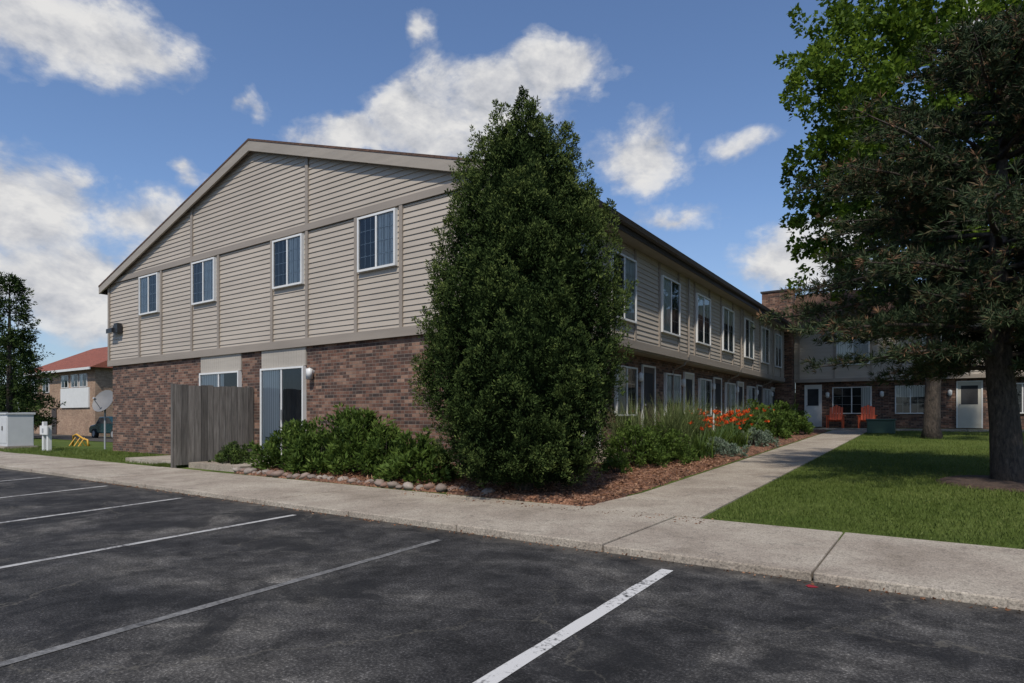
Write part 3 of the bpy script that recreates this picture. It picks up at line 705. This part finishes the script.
def bush(name,x,y,rx,h,n,per,ls,ws,mat,label,cat='shrub',group=None,up=0.35,zoff=0.0,cr=0.2):
    z0=g(x,y)+0.03
    T=thing(name,(x,y,z0),label,cat,group)
    d=unit(rng.normal(size=(n,3))); d[:,2]=np.abs(d[:,2])
    q=0.6+0.3*rng.random(n); lob=1+0.18*np.sin(4*np.arctan2(d[:,1],d[:,0])+x*3)+rng.normal(size=n)*0.08
    cen=np.stack([x+rx*d[:,0]*q*lob,y+rx*0.85*d[:,1]*q*lob,z0+zoff+h*0.9*d[:,2]*q*(1+rng.normal(size=n)*0.12)],1)
    ax=d*0.8+np.array([0,0,0.5])+rng.normal(size=(n,3))*0.25
    V,t=clumps(cen,ax,rng.uniform(0.15,0.40,n)*h,rng.uniform(0.08,0.15,n)*(0.6+0.5*h),per,ls,ws,cr,up,0.55)
    localleaf('foliage',V,t,mat,T)
    b_=MB()
    for k in range(7):
        t_=rng.uniform(0,6.28); b_.tube([(x,y,z0-0.05),(x+rx*0.4*math.cos(t_),y+rx*0.4*math.sin(t_),z0+h*0.4),(x+rx*0.6*math.cos(t_),y+rx*0.6*math.sin(t_),z0+h*0.75)],[0.018,0.012,0.004],5)
    b_.done('stems',M_BARK,T)
    return T
G1='shrubs in front of the brick wall'
bush('leafy_shrub',-11.15,8.15,0.85,0.95,130,42,0.10,0.042,L_SHRUB,'broad leafy green shrub against the brick wall',group=G1)
bush('leafy_shrub',-9.5,8.2,0.70,1.3,140,42,0.11,0.042,L_SHRUB,'upright leafy green shrub against the brick wall',group=G1)
bush('leafy_shrub',-10.25,7.85,0.6,0.75,90,42,0.10,0.042,L_SHRUB,'broad leafy green shrub against the brick wall',group=G1)
bush('leafy_shrub',-8.65,8.2,0.5,0.95,80,42,0.10,0.042,L_SHRUB,'leafy green shrub against the brick wall',group=G1)
bush('leafy_shrub',-7.35,7.8,0.62,0.72,100,42,0.10,0.045,L_SHRUB,'low leafy shrub beside the tall juniper',group=G1)
bush('leafy_shrub',-13.55,8.1,0.45,0.5,60,40,0.06,0.025,L_SHRUB2,'small dark shrub beside the patio',group=G1)
bush('leafy_shrub',-13.0,7.75,0.35,0.4,40,40,0.06,0.025,L_SHRUB2,'small dark shrub beside the patio',group=G1)
G2='plants in the courtyard bed'
bush('rounded_shrub',-5.0,11.6,0.62,0.85,120,50,0.055,0.03,L_SHRUB,'dense rounded green shrub in the mulch bed',group=G2)
bush('rounded_shrub',-4.75,12.6,0.6,0.70,110,50,0.055,0.03,L_SHRUB,'dense rounded green shrub in the mulch bed',group=G2)
bush('weedy_plant',-4.85,10.4,0.28,0.35,30,40,0.06,0.02,L_SHRUB,'small green plant in the mulch bed','plant',G2)
bush('silver_shrub',-4.25,14.7,0.65,0.38,90,50,0.06,0.02,L_SILV,'low silvery shrub along the walkway','shrub',G2)
bush('silver_shrub',-4.3,18.3,0.7,0.45,90,45,0.07,0.025,L_SILV,'low grey-green shrub along the walkway','shrub',G2)
for (x,y,r,h) in ((-4.9,19.5,0.8,0.9),(-4.6,21.3,0.7,0.9),(-5.0,22.8,0.9,1.2),(-4.5,24.5,0.8,0.9),(-5.0,26.3,0.9,1.1)):
    bush('leafy_shrub',x,y,r,h,80,45,0.10,0.05,L_SHRUB,'green shrub in the bed beside the courtyard wall','shrub',G2)
def bladeV(n,x,y,z0,spread,Ls,w,curl):
    th=rng.uniform(0,6.283,n); L=Ls*(0.6+0.5*rng.random(n)); lean=rng.uniform(0.08,0.5,n)*curl
    O=np.stack([x+rng.normal(size=n)*spread,y+rng.normal(size=n)*spread,np.full(n,z0)],1)
    H=np.stack([np.cos(th),np.sin(th),np.zeros(n)],1); P=np.stack([-np.sin(th),np.cos(th),np.zeros(n)],1)
    def pt(s): return O+H*(lean*L*s**2*1.1+0.05*L*s)[:,None]+np.array([0,0,1])*(L*(s-0.32*lean*2*s**3))[:,None]
    Vs=[];ts=[]; tt=rng.normal(size=n)*0.15
    K=4
    for k in range(K):
        a=pt(np.full(n,k/K)); b2=pt(np.full(n,(k+1)/K)); wa=w*(1-(k/K)**1.5)/2; wb=w*(1-((k+1)/K)**1.5)/2
        Vs.append(np.stack([a-P*wa,a+P*wa,b2+P*wb,b2-P*wb],1)); ts.append(0.25+0.5*k/K+tt)
    return np.concatenate(Vs),np.concatenate(ts)
for (x,y,h) in ((-4.95,13.3,1.6),(-5.0,14.4,1.75),(-5.3,15.6,1.7),(-5.5,12.6,1.6),(-5.2,20.6,1.5)):
    z0=g(x,y)+0.03; T=thing('ornamental_grass',(x,y,z0),'tall arching ornamental grass clump in the mulch bed','plant',G2)
    V,t=bladeV(560,x,y,z0,0.20,h,0.017,1.3); localleaf('blades',V,t,L_ORN,T)
M_STEM=simple('green_stem',(0.06,0.11,0.03),0.7)
flm=[]
for k in range(4):
    m=7; D=rng.normal(size=(m,3)); D[:,2]=np.abs(D[:,2])+0.3
    flm.append(quads_me('flower',leafV(np.zeros((m,3)),D,rng.uniform(0.07,0.10,m),np.full(m,0.045)),rng.random(m),L_FLOW))
for (x,y) in ((-4.7,15.6),(-4.75,16.5),(-4.5,17.2),(-5.2,17.6),(-4.9,18.3),(-5.0,21.9),(-4.9,23.8),(-4.5,13.9)):
    z0=g(x,y)+0.03; T=thing('daylily',(x,y,z0),'orange-red flowering daylily clump in the mulch bed','flower',G2)
    V,t=bladeV(200,x,y,z0,0.16,0.75,0.024,1.8); localleaf('blades',V,t,L_SHRUB,T)
    nf=20 if y>15 and y<20 else 6
    fx=x+rng.normal(size=nf)*0.32; fy=y+rng.normal(size=nf)*0.32; fz=z0+rng.uniform(0.6,1.02,nf)
    b_=MB()
    for k in range(nf): b_.tube([(x+(fx[k]-x)*0.1,y+(fy[k]-y)*0.1,z0),(fx[k],fy[k],fz[k])],[0.006,0.004],4,cap=False)
    b_.done('stems',M_STEM,T)
    for k in range(nf):
        o=bpy.data.objects.new('flower',flm[k%4]); o.parent=T; o.location=(fx[k]-x,fy[k]-y,fz[k]-z0); o.rotation_euler=(0,0,rng.uniform(0,6)); link(o)

def stone_mesh(seed):
    r=np.random.default_rng(seed); b_=MB(); nu,nv=9,6
    for i in range(nv+1):
        ph=math.pi*i/nv
        for j in range(nu):
            t=2*math.pi*j/nu; k=1+r.normal()*0.09; b_.v.append((math.sin(ph)*math.cos(t)*k,math.sin(ph)*math.sin(t)*k,math.cos(ph)*k*0.8))
    for i in range(nv):
        for j in range(nu): b_.f.append((i*nu+j,(i+1)*nu+j,(i+1)*nu+(j+1)%nu,i*nu+(j+1)%nu)); b_.m.append(0)
    me=bpy.data.meshes.new('edging_stone'); me.from_pydata(b_.v,[],b_.f); me.materials.append(M_STONE); me.polygons.foreach_set('use_smooth',[True]*len(b_.f)); return me
sm=[stone_mesh(k) for k in range(5)]
x=-12.2
while x<-5.4:
    s=rng.uniform(0.055,0.12); x+=s*1.05
    yy=7.25+0.05*math.sin(x*2)+rng.normal()*0.03
    o=bpy.data.objects.new('edging_stone',sm[rng.integers(5)]); o.location=(x,yy,g(x,yy)+s*0.3+0.02); o.scale=(s*1.15,s*0.9,s*0.75); o.rotation_euler=(rng.normal()*.2,rng.normal()*.2,rng.uniform(0,6)); link(o)
    o['label']='rounded field stone edging the mulch bed'; o['category']='stone'; o['group']='stones edging the bed'
    x+=s*1.05

# ------------------------------------------------------------ LEFT BACKGROUND
LB=thing('brick_house',(-59,24,-0.3),'tan brick two-storey building with rust shingle roof','building')
b_=MB(); b_.box(-66,-52,20,34,-0.8,4.9); b_.done('wall',M_BRICKT,LB)
b_=MB(); e=0.5
P0=(-66-e,20-e,4.9);P1=(-52+e,20-e,4.9);P2=(-52+e,34+e,4.9);P3=(-66-e,34+e,4.9);Q0=(-65.5,25.0,7.6);Q1=(-52.0,25.0,7.6)
b_.poly([P0,P1,Q1,Q0]);b_.poly([P1,P2,Q1]);b_.poly([P2,P3,Q0,Q1]);b_.poly([P3,P0,Q0]); b_.poly([P0,P3,P2,P1])
b_.done('roof',M_SHING2,LB)
b_=MB(); b_.box(-66.5,-51.5,19.4,19.49,4.72,4.9); b_.done('gutter',M_WHITE,LB)
b_=MB(); b_.box(-58.2,-52.9,19.9,19.999,1.9,3.45); b_.done('balcony_panel',M_WHITE,LB)
for a in (-58.1,-56.2,-54.6): window(LB,'y',20,a,a+1.3,3.5,4.5,0.02,[(0,.3,0)],1,1)
for a in (-64.5,-62): window(LB,'y',20,a,a+1.3,3.2,4.4,0.02,[(0,.3,0)],1,1)
b_=MB(); b_.box(-60.2,-59.2,19.95,19.999,-0.2,1.9); b_.done('door',M_DOORB,LB)
def spruce(x,y,H,R,label,n=520,per=34):
    z0=g(x,y); T=thing('spruce_tree',(x,y,z0),label,'tree','spruce trees beside the road')
    b_=MB(); b_.tube([(x,y,z0-0.1),(x,y,z0+H*0.5),(x,y,z0+H)],[0.2,0.12,0.01],7); trunk_part(b_,T)
    zf=rng.random(n)**1.25; zf=0.08+0.92*zf; th=rng.uniform(0,6.283,n); r=R*(1-zf)**0.8*(0.15+0.85*rng.random(n))+0.05
    r*=1+0.22*np.sin(zf*38)
    cen=np.stack([x+r*0.8*np.cos(th),y+r*0.8*np.sin(th),z0+H*zf],1)
    ax=np.stack([np.cos(th),np.sin(th),np.full(n,0.05)],1)
    V,t=clumps(cen,ax,rng.uniform(0.4,0.9,n),rng.uniform(0.14,0.24,n),per,0.18,0.06,0.15,0.1,0.3)
    localleaf('crown',V,t,L_CON,T)
spruce(-43.5,12.4,9.3,2.4,'tall dark spruce standing beyond the utility cabinets',520,34)
spruce(-49.0,14.2,6.5,2.0,'shorter dark spruce standing beyond the utility cabinets',380)
spruce(-45.5,8.9,7.5,2.4,'dark spruce by the edge of the road',460)
n=420; th=np.linspace(math.radians(100),math.radians(178),n)+rng.normal(size=n)*0.01; Rr=rng.uniform(95,120,n)
cen=np.stack([Rr*np.cos(th),Rr*np.sin(th),rng.uniform(-0.5,3.6,n)],1)
V,t=clumps(cen,np.tile([0,0,1.0],(n,1)),rng.uniform(1.5,3,n),rng.uniform(1.5,2.6,n),55,0.8,0.5,0.2,0.2,0.3)
o=quads_mesh('distant_trees',V,t,L_SHRUB2,None); setkind(o,'stuff')

def cabinet(x,y,w_,d_,h,mat,label):
    z0=g(x,y); T=thing('utility_cabinet',(x,y,z0),label,'utility box','utility cabinets on the grass')
    b_=MB(); b_.box(x-w_/2,x+w_/2,y-d_/2,y+d_/2,z0+0.08,z0+h-0.08); o=b_.done('cabinet_body',mat,T); bevel(o,0.02)
    b_=MB(); b_.prism([(x-w_/2-0.03,y-d_/2-0.04,z0+h-0.078),(x-w_/2-0.03,y+d_/2+0.04,z0+h-0.078),(x-w_/2-0.03,y+d_/2+0.04,z0+h),(x-w_/2-0.03,y-d_/2-0.04,z0+h-0.03)],(w_+0.06,0,0)); b_.done('lid',mat,T)
    b_=MB(); b_.box(x-w_/2+0.05,x-0.01,y-d_/2-0.012,y-d_/2-0.001,z0+0.2,z0+h-0.18); b_.box(x+0.01,x+w_/2-0.05,y-d_/2-0.012,y-d_/2-0.001,z0+0.2,z0+h-0.18); b_.done('door',mat,T)
    b_=MB(); b_.box(x-w_/2-0.1,x+w_/2+0.1,y-d_/2-0.1,y+d_/2+0.1,z0-0.05,z0+0.078); b_.done('base_pad',M_CONC,T)
    b_=MB(); b_.box(x+0.04,x+0.07,y-d_/2-0.04,y-d_/2-0.013,z0+h*0.5,z0+h*0.62); b_.done('handle',M_BLACK,T)
M_CAB=simple('pale_grey_paint',(0.50,0.51,0.51),0.5,0.06)
def pix(px,z,Z=None):
    a=(px-512)/612
    return (C_*a-S_)*Z,(S_*a+C_)*Z
cx,cy=pix(16,0,Z=22.6); cabinet(cx,cy,0.95,0.8,1.32,M_CAB,'large pale grey electrical cabinet on a concrete pad')
cx,cy=pix(-10,0,Z=23.6); cabinet(cx,cy,0.8,0.8,1.35,M_GREY,'grey electrical cabinet on a concrete pad')
cx,cy=pix(47,0,Z=20.5); z0=g(cx,cy)
T=thing('utility_pedestal',(cx,cy,z0),'pair of short white utility posts joined by a box','utility post')
for (u0,u1,hh) in ((-0.26,-0.14,0.98),(0.12,0.24,0.85)):
    b_=MB(); b_.box(cx+u0,cx+u1,cy-0.06,cy+0.06,z0,z0+hh); bevel(b_.done('post',M_WHITE,T),0.01)
b_=MB(); b_.box(cx-0.32,cx+0.30,cy-0.10,cy-0.062,z0+0.55,z0+0.85); b_.done('box',M_WHITE,T)
b_=MB(); b_.box(cx-0.1,cx+0.0,cy-0.115,cy-0.101,z0+0.62,z0+0.76); b_.done('meter',M_GREY,T)
cx,cy=pix(105,0,Z=21.0); z0=g(cx,cy)
T=thing('satellite_dish',(cx,cy,z0),'grey satellite dish on a steel pole beside the building','satellite dish')
b_=MB(); b_.tube([(cx,cy,z0-0.1),(cx,cy,z0+1.45)],[0.03,0.03],8); b_.done('pole',M_GREY,T)
b_=MB(); ctr=Vector((cx,cy,z0+1.62)); axd=Vector((0.35,-0.85,0.45)).normalized(); a1=axd.cross(Vector((0,0,1))).normalized(); a2=axd.cross(a1)
nr=5;nn=24
for side in (0,0.012):
    for k in range(nr+1):
        r=0.40*k/nr
        for j in range(nn):
            t=2*math.pi*j/nn; q=ctr+a1*r*math.cos(t)*1.0+a2*r*math.sin(t)*1.05+axd*(r*r*0.55-side); b_.v.append(tuple(q))
for s_ in range(2):
    o_=s_*(nr+1)*nn
    for k in range(nr):
        for j in range(nn): b_.f.append((o_+k*nn+j,o_+k*nn+(j+1)%nn,o_+(k+1)*nn+(j+1)%nn,o_+(k+1)*nn+j)); b_.m.append(0)
b_.done('dish',simple('dish_grey',(0.15,0.15,0.15),0.6),T,True)
b_=MB(); lo=ctr+Vector((0,0,-0.38))+axd*0.1; b_.tube([tuple(lo),tuple(ctr+axd*0.5+Vector((0,0,-0.12)))],[0.012,0.012],6); q=ctr+axd*0.5+Vector((0,0,-0.1)); b_.tube([tuple(q),tuple(q-axd*0.1)],[0.035,0.03],8); b_.done('feed_arm',M_GREY,T)
cx,cy=pix(80,0,Z=24.0); z0=g(cx,cy); M_YEL=simple('yellow_paint',(0.55,0.30,0.03),0.5,0.08)
T=thing('yellow_barrier',(cx,cy,z0),'low yellow tubular barrier on the grass','barrier')
b_=MB(); b_.tube([(cx-0.7,cy,z0),(cx-0.62,cy,z0+0.4),(cx-0.3,cy,z0+0.46),(cx+0.3,cy,z0+0.30),(cx+0.7,cy,z0+0.26),(cx+0.75,cy,z0)],[0.035]*6,8); b_.done('rail',M_YEL,T,True)
for q in (-0.45,0.0,0.4):
    b_=MB(); b_.tube([(cx+q,cy-0.2,z0),(cx+q,cy,z0+0.33),(cx+q,cy+0.2,z0)],[0.025]*3,6); b_.done('foot',M_YEL,T)
M_CAR=simple('dark_teal_car_paint',(0.02,0.06,0.075),0.25,0.05,metal=0.3); M_TYRE=simple('tyre',(0.02,0.02,0.02),0.9)
cx,cy=pix(118,0,Z=40); z0=g(cx,cy)
T=thing('parked_car',(cx,cy,z0),'dark teal car parked beyond the building corner','car')
prof_=[(-2.2,0.35),(-2.22,0.7),(-2.0,0.85),(-1.25,0.95),(-0.65,1.42),(0.75,1.45),(1.45,1.0),(2.1,0.92),(2.2,0.6),(2.15,0.35)]
b_=MB(); b_.prism([(cx+p_[0],cy-0.85,z0+p_[1]) for p_ in prof_],(0,1.7,0)); bevel(b_.done('body',M_CAR,T),0.07,3)
b_=MB(); gp=[(-1.05,0.98),(-0.6,1.35),(0.7,1.38),(1.25,1.0)]
b_.prism([(cx+p_[0],cy-0.862,z0+p_[1]) for p_ in gp],(0,1.724,0)); b_.done('side_window',M_INT,T)
for wx in (-1.35,1.4):
    for wy in (-0.8,0.8):
        b_=MB(); b_.tube([(cx+wx,cy+wy-0.1,z0+0.32),(cx+wx,cy+wy+0.1,z0+0.32)],[0.32,0.32],18); o=b_.done('wheel',M_TYRE,T)
        b_=MB(); b_.tube([(cx+wx,cy+wy-0.11,z0+0.32),(cx+wx,cy+wy+0.11,z0+0.32)],[0.19,0.19],14); b_.done('rim',M_GREY,o)
b_=MB(); b_.box(cx+2.12,cx+2.22,cy-0.75,cy-0.45,z0+0.65,z0+0.8); b_.done('headlight',M_WHITE,T)
b_=MB(); b_.box(cx+2.12,cx+2.22,cy+0.45,cy+0.75,z0+0.65,z0+0.8); b_.done('headlight',M_WHITE,T)

# ------------------------------------------------------------ COURTYARD OBJECTS
M_ORG=simple('orange_red_plastic',(0.60,0.10,0.03),0.5,0.06)
def chair(x,y,z0):
    T=thing('adirondack_chair',(x,y,z0),'orange-red slatted garden chair outside a ground-floor window','chair','chairs outside the wing')
    b_=MB()
    for i in range(5): b_.box(x-0.27+i*0.11,x-0.27+i*0.11+0.095,y-0.3,y+0.25,z0+0.36,z0+0.385)
    b_.done('seat',M_ORG,T)
    b_=MB()
    for i in range(5):
        u=x-0.27+i*0.11; h=0.95+0.05*(2-abs(i-2)); b_.prism([(u,y+0.22,z0+0.3),(u+0.095,y+0.22,z0+0.3),(u+0.095,y+0.42,z0+h),(u,y+0.42,z0+h)],(0,0.02,0))
    b_.done('backrest',M_ORG,T)
    for s in (-1,1):
        b_=MB(); b_.box(x+s*0.33-0.05,x+s*0.33+0.05,y-0.36,y+0.35,z0+0.56,z0+0.585); b_.done('armrest',M_ORG,T)
        for q in (-0.3,0.22):
            b_=MB(); b_.box(x+s*0.31-0.02,x+s*0.31+0.02,y+q-0.04,y+q+0.04,z0,z0+0.558); b_.done('leg',M_ORG,T)
chair(-3.75,31.2,g(-4,31.2)); chair(-2.5,31.3,g(-4,31.2))
M_BIN=simple('dark_green_plastic',(0.03,0.07,0.05),0.5,0.1)
bx_,by_=-1.7,27.0; z0=g(bx_,by_)
T=thing('storage_bin',(bx_,by_,z0),'dark green lidded storage bin on the lawn edge','bin')
b_=MB(); b_.box(bx_-0.45,bx_+0.45,by_-0.3,by_+0.3,z0,z0+0.48); bevel(b_.done('bin_body',M_BIN,T),0.02)
b_=MB(); b_.box(bx_-0.48,bx_+0.48,by_-0.33,by_+0.33,z0+0.482,z0+0.55); bevel(b_.done('lid',M_BIN,T),0.02)
b_=MB(); cxr,cyr=-0.75,4.93
b_.v=[(cxr,cyr,0.005)]+[(cxr+0.045*math.cos(t)*(1+rng.normal()*.3),cyr+0.03*math.sin(t)*(1+rng.normal()*.3),0.005) for t in np.linspace(0,6.28,14)[:-1]]
for k in range(13): b_.f.append((0,1+k,1+(k+1)%13)); b_.m.append(0)
setkind(b_.done('red_paint_mark_on_road',M_REDP))

# ------------------------------------------------------------ WORLD
wd=bpy.data.worlds.new('World'); sc.world=wd; wd.use_nodes=True; nt=wd.node_tree; nt.nodes.clear()
try:
    wd.cycles.sampling_method='MANUAL'; wd.cycles.sample_map_resolution=256
except Exception as ex: print(ex)
EL=52; sv=Vector((0.42,-0.91,0)).normalized(); ROT=math.atan2(sv.x,sv.y)
sky=N(nt,'ShaderNodeTexSky'); sky.sky_type='NISHITA'; sky.sun_disc=False; sky.sun_elevation=math.radians(EL); sky.sun_rotation=ROT; sky.dust_density=0.6; sky.ozone_density=2.0; sky.air_density=1.0
tc=N(nt,'ShaderNodeTexCoord'); d=tc.outputs['Generated']
sx=N(nt,'ShaderNodeSeparateXYZ'); nt.links.new(d,sx.inputs[0])
az=math_(nt,'ARCTAN2',sx.outputs['Y'],sx.outputs['X']); el=math_(nt,'ARCSINE',sx.outputs['Z'])
pv=N(nt,'ShaderNodeCombineXYZ'); nt.links.new(az,pv.inputs[0]); nt.links.new(el,pv.inputs[1])
wn_=N(nt,'ShaderNodeTexNoise',Scale=9.0,Detail=4,Roughness=0.6); nt.links.new(d,wn_.inputs['Vector'])
ws_=N(nt,'ShaderNodeVectorMath',operation='SUBTRACT'); nt.links.new(wn_.outputs['Color'],ws_.inputs[0]); ws_.inputs[1].default_value=(0.5,0.5,0.5)
wm_=N(nt,'ShaderNodeVectorMath',operation='MULTIPLY'); nt.links.new(ws_.outputs[0],wm_.inputs[0]); wm_.inputs[1].default_value=(0.15,0.09,0)
wa_=N(nt,'ShaderNodeVectorMath',operation='ADD'); nt.links.new(pv.outputs[0],wa_.inputs[0]); nt.links.new(wm_.outputs[0],wa_.inputs[1]); PV=wa_.outputs[0]
def azel(px,py):
    a=(px-512)/612; b2=(416-py)/612
    x=C_*a-S_; y=S_*a+C_; return math.atan2(y,x), math.atan2(b2,math.hypot(x,y))
blobs=[(355,136,66,30,1),(425,118,84,46,1),(490,97,86,54,1),(548,74,64,46,1),(455,145,110,26,1),
 (645,152,60,46,.8),(684,216,60,14,.5),
 (40,22,170,62,1),(140,45,90,34,.75),
 (30,205,120,66,1),(150,222,70,40,.7),(188,180,24,16,.5),(80,285,160,66,.9),
 (240,98,22,14,.42),(426,28,18,22,.4),(745,142,40,16,.42),(800,262,80,44,.8),(850,240,60,52,.8),(970,20,80,40,.8)]
acc=None
for (px,py,rx,ry,wt) in blobs:
    A,E=azel(px,py); A2,E2=azel(px+rx,py); A3,E3=azel(px,py-ry)
    ra=abs(A2-A); re=abs(E3-E)
    m=N(nt,'ShaderNodeVectorMath',operation='MULTIPLY_ADD'); nt.links.new(PV,m.inputs[0]); m.inputs[1].default_value=(1/ra,1/re,0); m.inputs[2].default_value=(-A/ra,-E/re,0)
    ln=N(nt,'ShaderNodeVectorMath',operation='LENGTH'); nt.links.new(m.outputs[0],ln.inputs[0])
    mm=N(nt,'ShaderNodeMath',operation='MULTIPLY_ADD'); nt.links.new(ln.outputs['Value'],mm.inputs[0]); mm.inputs[1].default_value=-wt; mm.inputs[2].default_value=wt
    v=mm.outputs[0]
    acc=v if acc is None else math_(nt,'MAXIMUM',acc,v)
acc=math_(nt,'MAXIMUM',acc,-0.8)
mp=N(nt,'ShaderNodeMapping'); mp.inputs['Scale'].default_value=(1,1,1.6); nt.links.new(d,mp.inputs[0])
nz=N(nt,'ShaderNodeTexNoise',Scale=10.0,Detail=8,Roughness=0.62,Distortion=0.2); nt.links.new(mp.outputs[0],nz.inputs['Vector'])
dens=math_(nt,'ADD',acc,math_(nt,'MULTIPLY',math_(nt,'SUBTRACT',nz.outputs['Fac'],0.5),1.5))
al=ramp(nt,dens,[(0.0,g3(0)),(0.16,g3(0.18)),(0.42,g3(0.85)),(0.62,g3(1))]).outputs[0]
mp2=N(nt,'ShaderNodeMapping'); mp2.inputs['Scale'].default_value=(1,1,1.6); mp2.inputs['Location'].default_value=(0.01,0,0.05); nt.links.new(d,mp2.inputs[0])
nz3=N(nt,'ShaderNodeTexNoise',Scale=10.0,Detail=5,Roughness=0.6,Distortion=0.2); nt.links.new(mp2.outputs[0],nz3.inputs['Vector'])
dif=math_(nt,'ADD',math_(nt,'MULTIPLY',math_(nt,'SUBTRACT',nz.outputs['Fac'],nz3.outputs['Fac']),1.5),0.60)
cc=ramp(nt,dif,[(0.2,(2.7,2.95,3.4)),(0.5,(4.4,4.5,4.8)),(0.8,(6.1,6.05,6.0))]).outputs[0]
skc=mixc(nt,1.0,sky.outputs[0],(0.92,1.0,1.13),'MULTIPLY')
hz=ramp(nt,sx.outputs['Z'],[(0.0,g3(0.55)),(0.32,g3(0.0))]).outputs[0]
skc=mixc(nt,hz,skc,(2.4,3.0,3.9))
fin=mixc(nt,al,skc,cc)
bg=N(nt,'ShaderNodeBackground'); bg.inputs['Strength'].default_value=0.125; nt.links.new(fin,bg.inputs[0])
wo=N(nt,'ShaderNodeOutputWorld'); nt.links.new(bg.outputs[0],wo.inputs[0])
sun=bpy.data.lights.new('sun','SUN'); sun.energy=3.9; sun.angle=math.radians(2.0); sun.color=(1.0,0.93,0.83)
so_=bpy.data.objects.new('sun',sun); link(so_)
dv=Vector((sv.x*math.cos(math.radians(EL)),sv.y*math.cos(math.radians(EL)),math.sin(math.radians(EL))))
so_.rotation_euler=dv.to_track_quat('Z','Y').to_euler()
# ------------------------------------------------------------ CAMERA
cam=bpy.data.cameras.new('camera'); co=bpy.data.objects.new('camera',cam); link(co)
cam.sensor_width=36; cam.lens=612/1024*36; cam.shift_y=(416-341.5)/1024; cam.clip_end=3000; cam.clip_start=0.05
co.location=(0,0,HC); co.rotation_euler=(math.radians(90),0,math.radians(34.7)); sc.camera=co
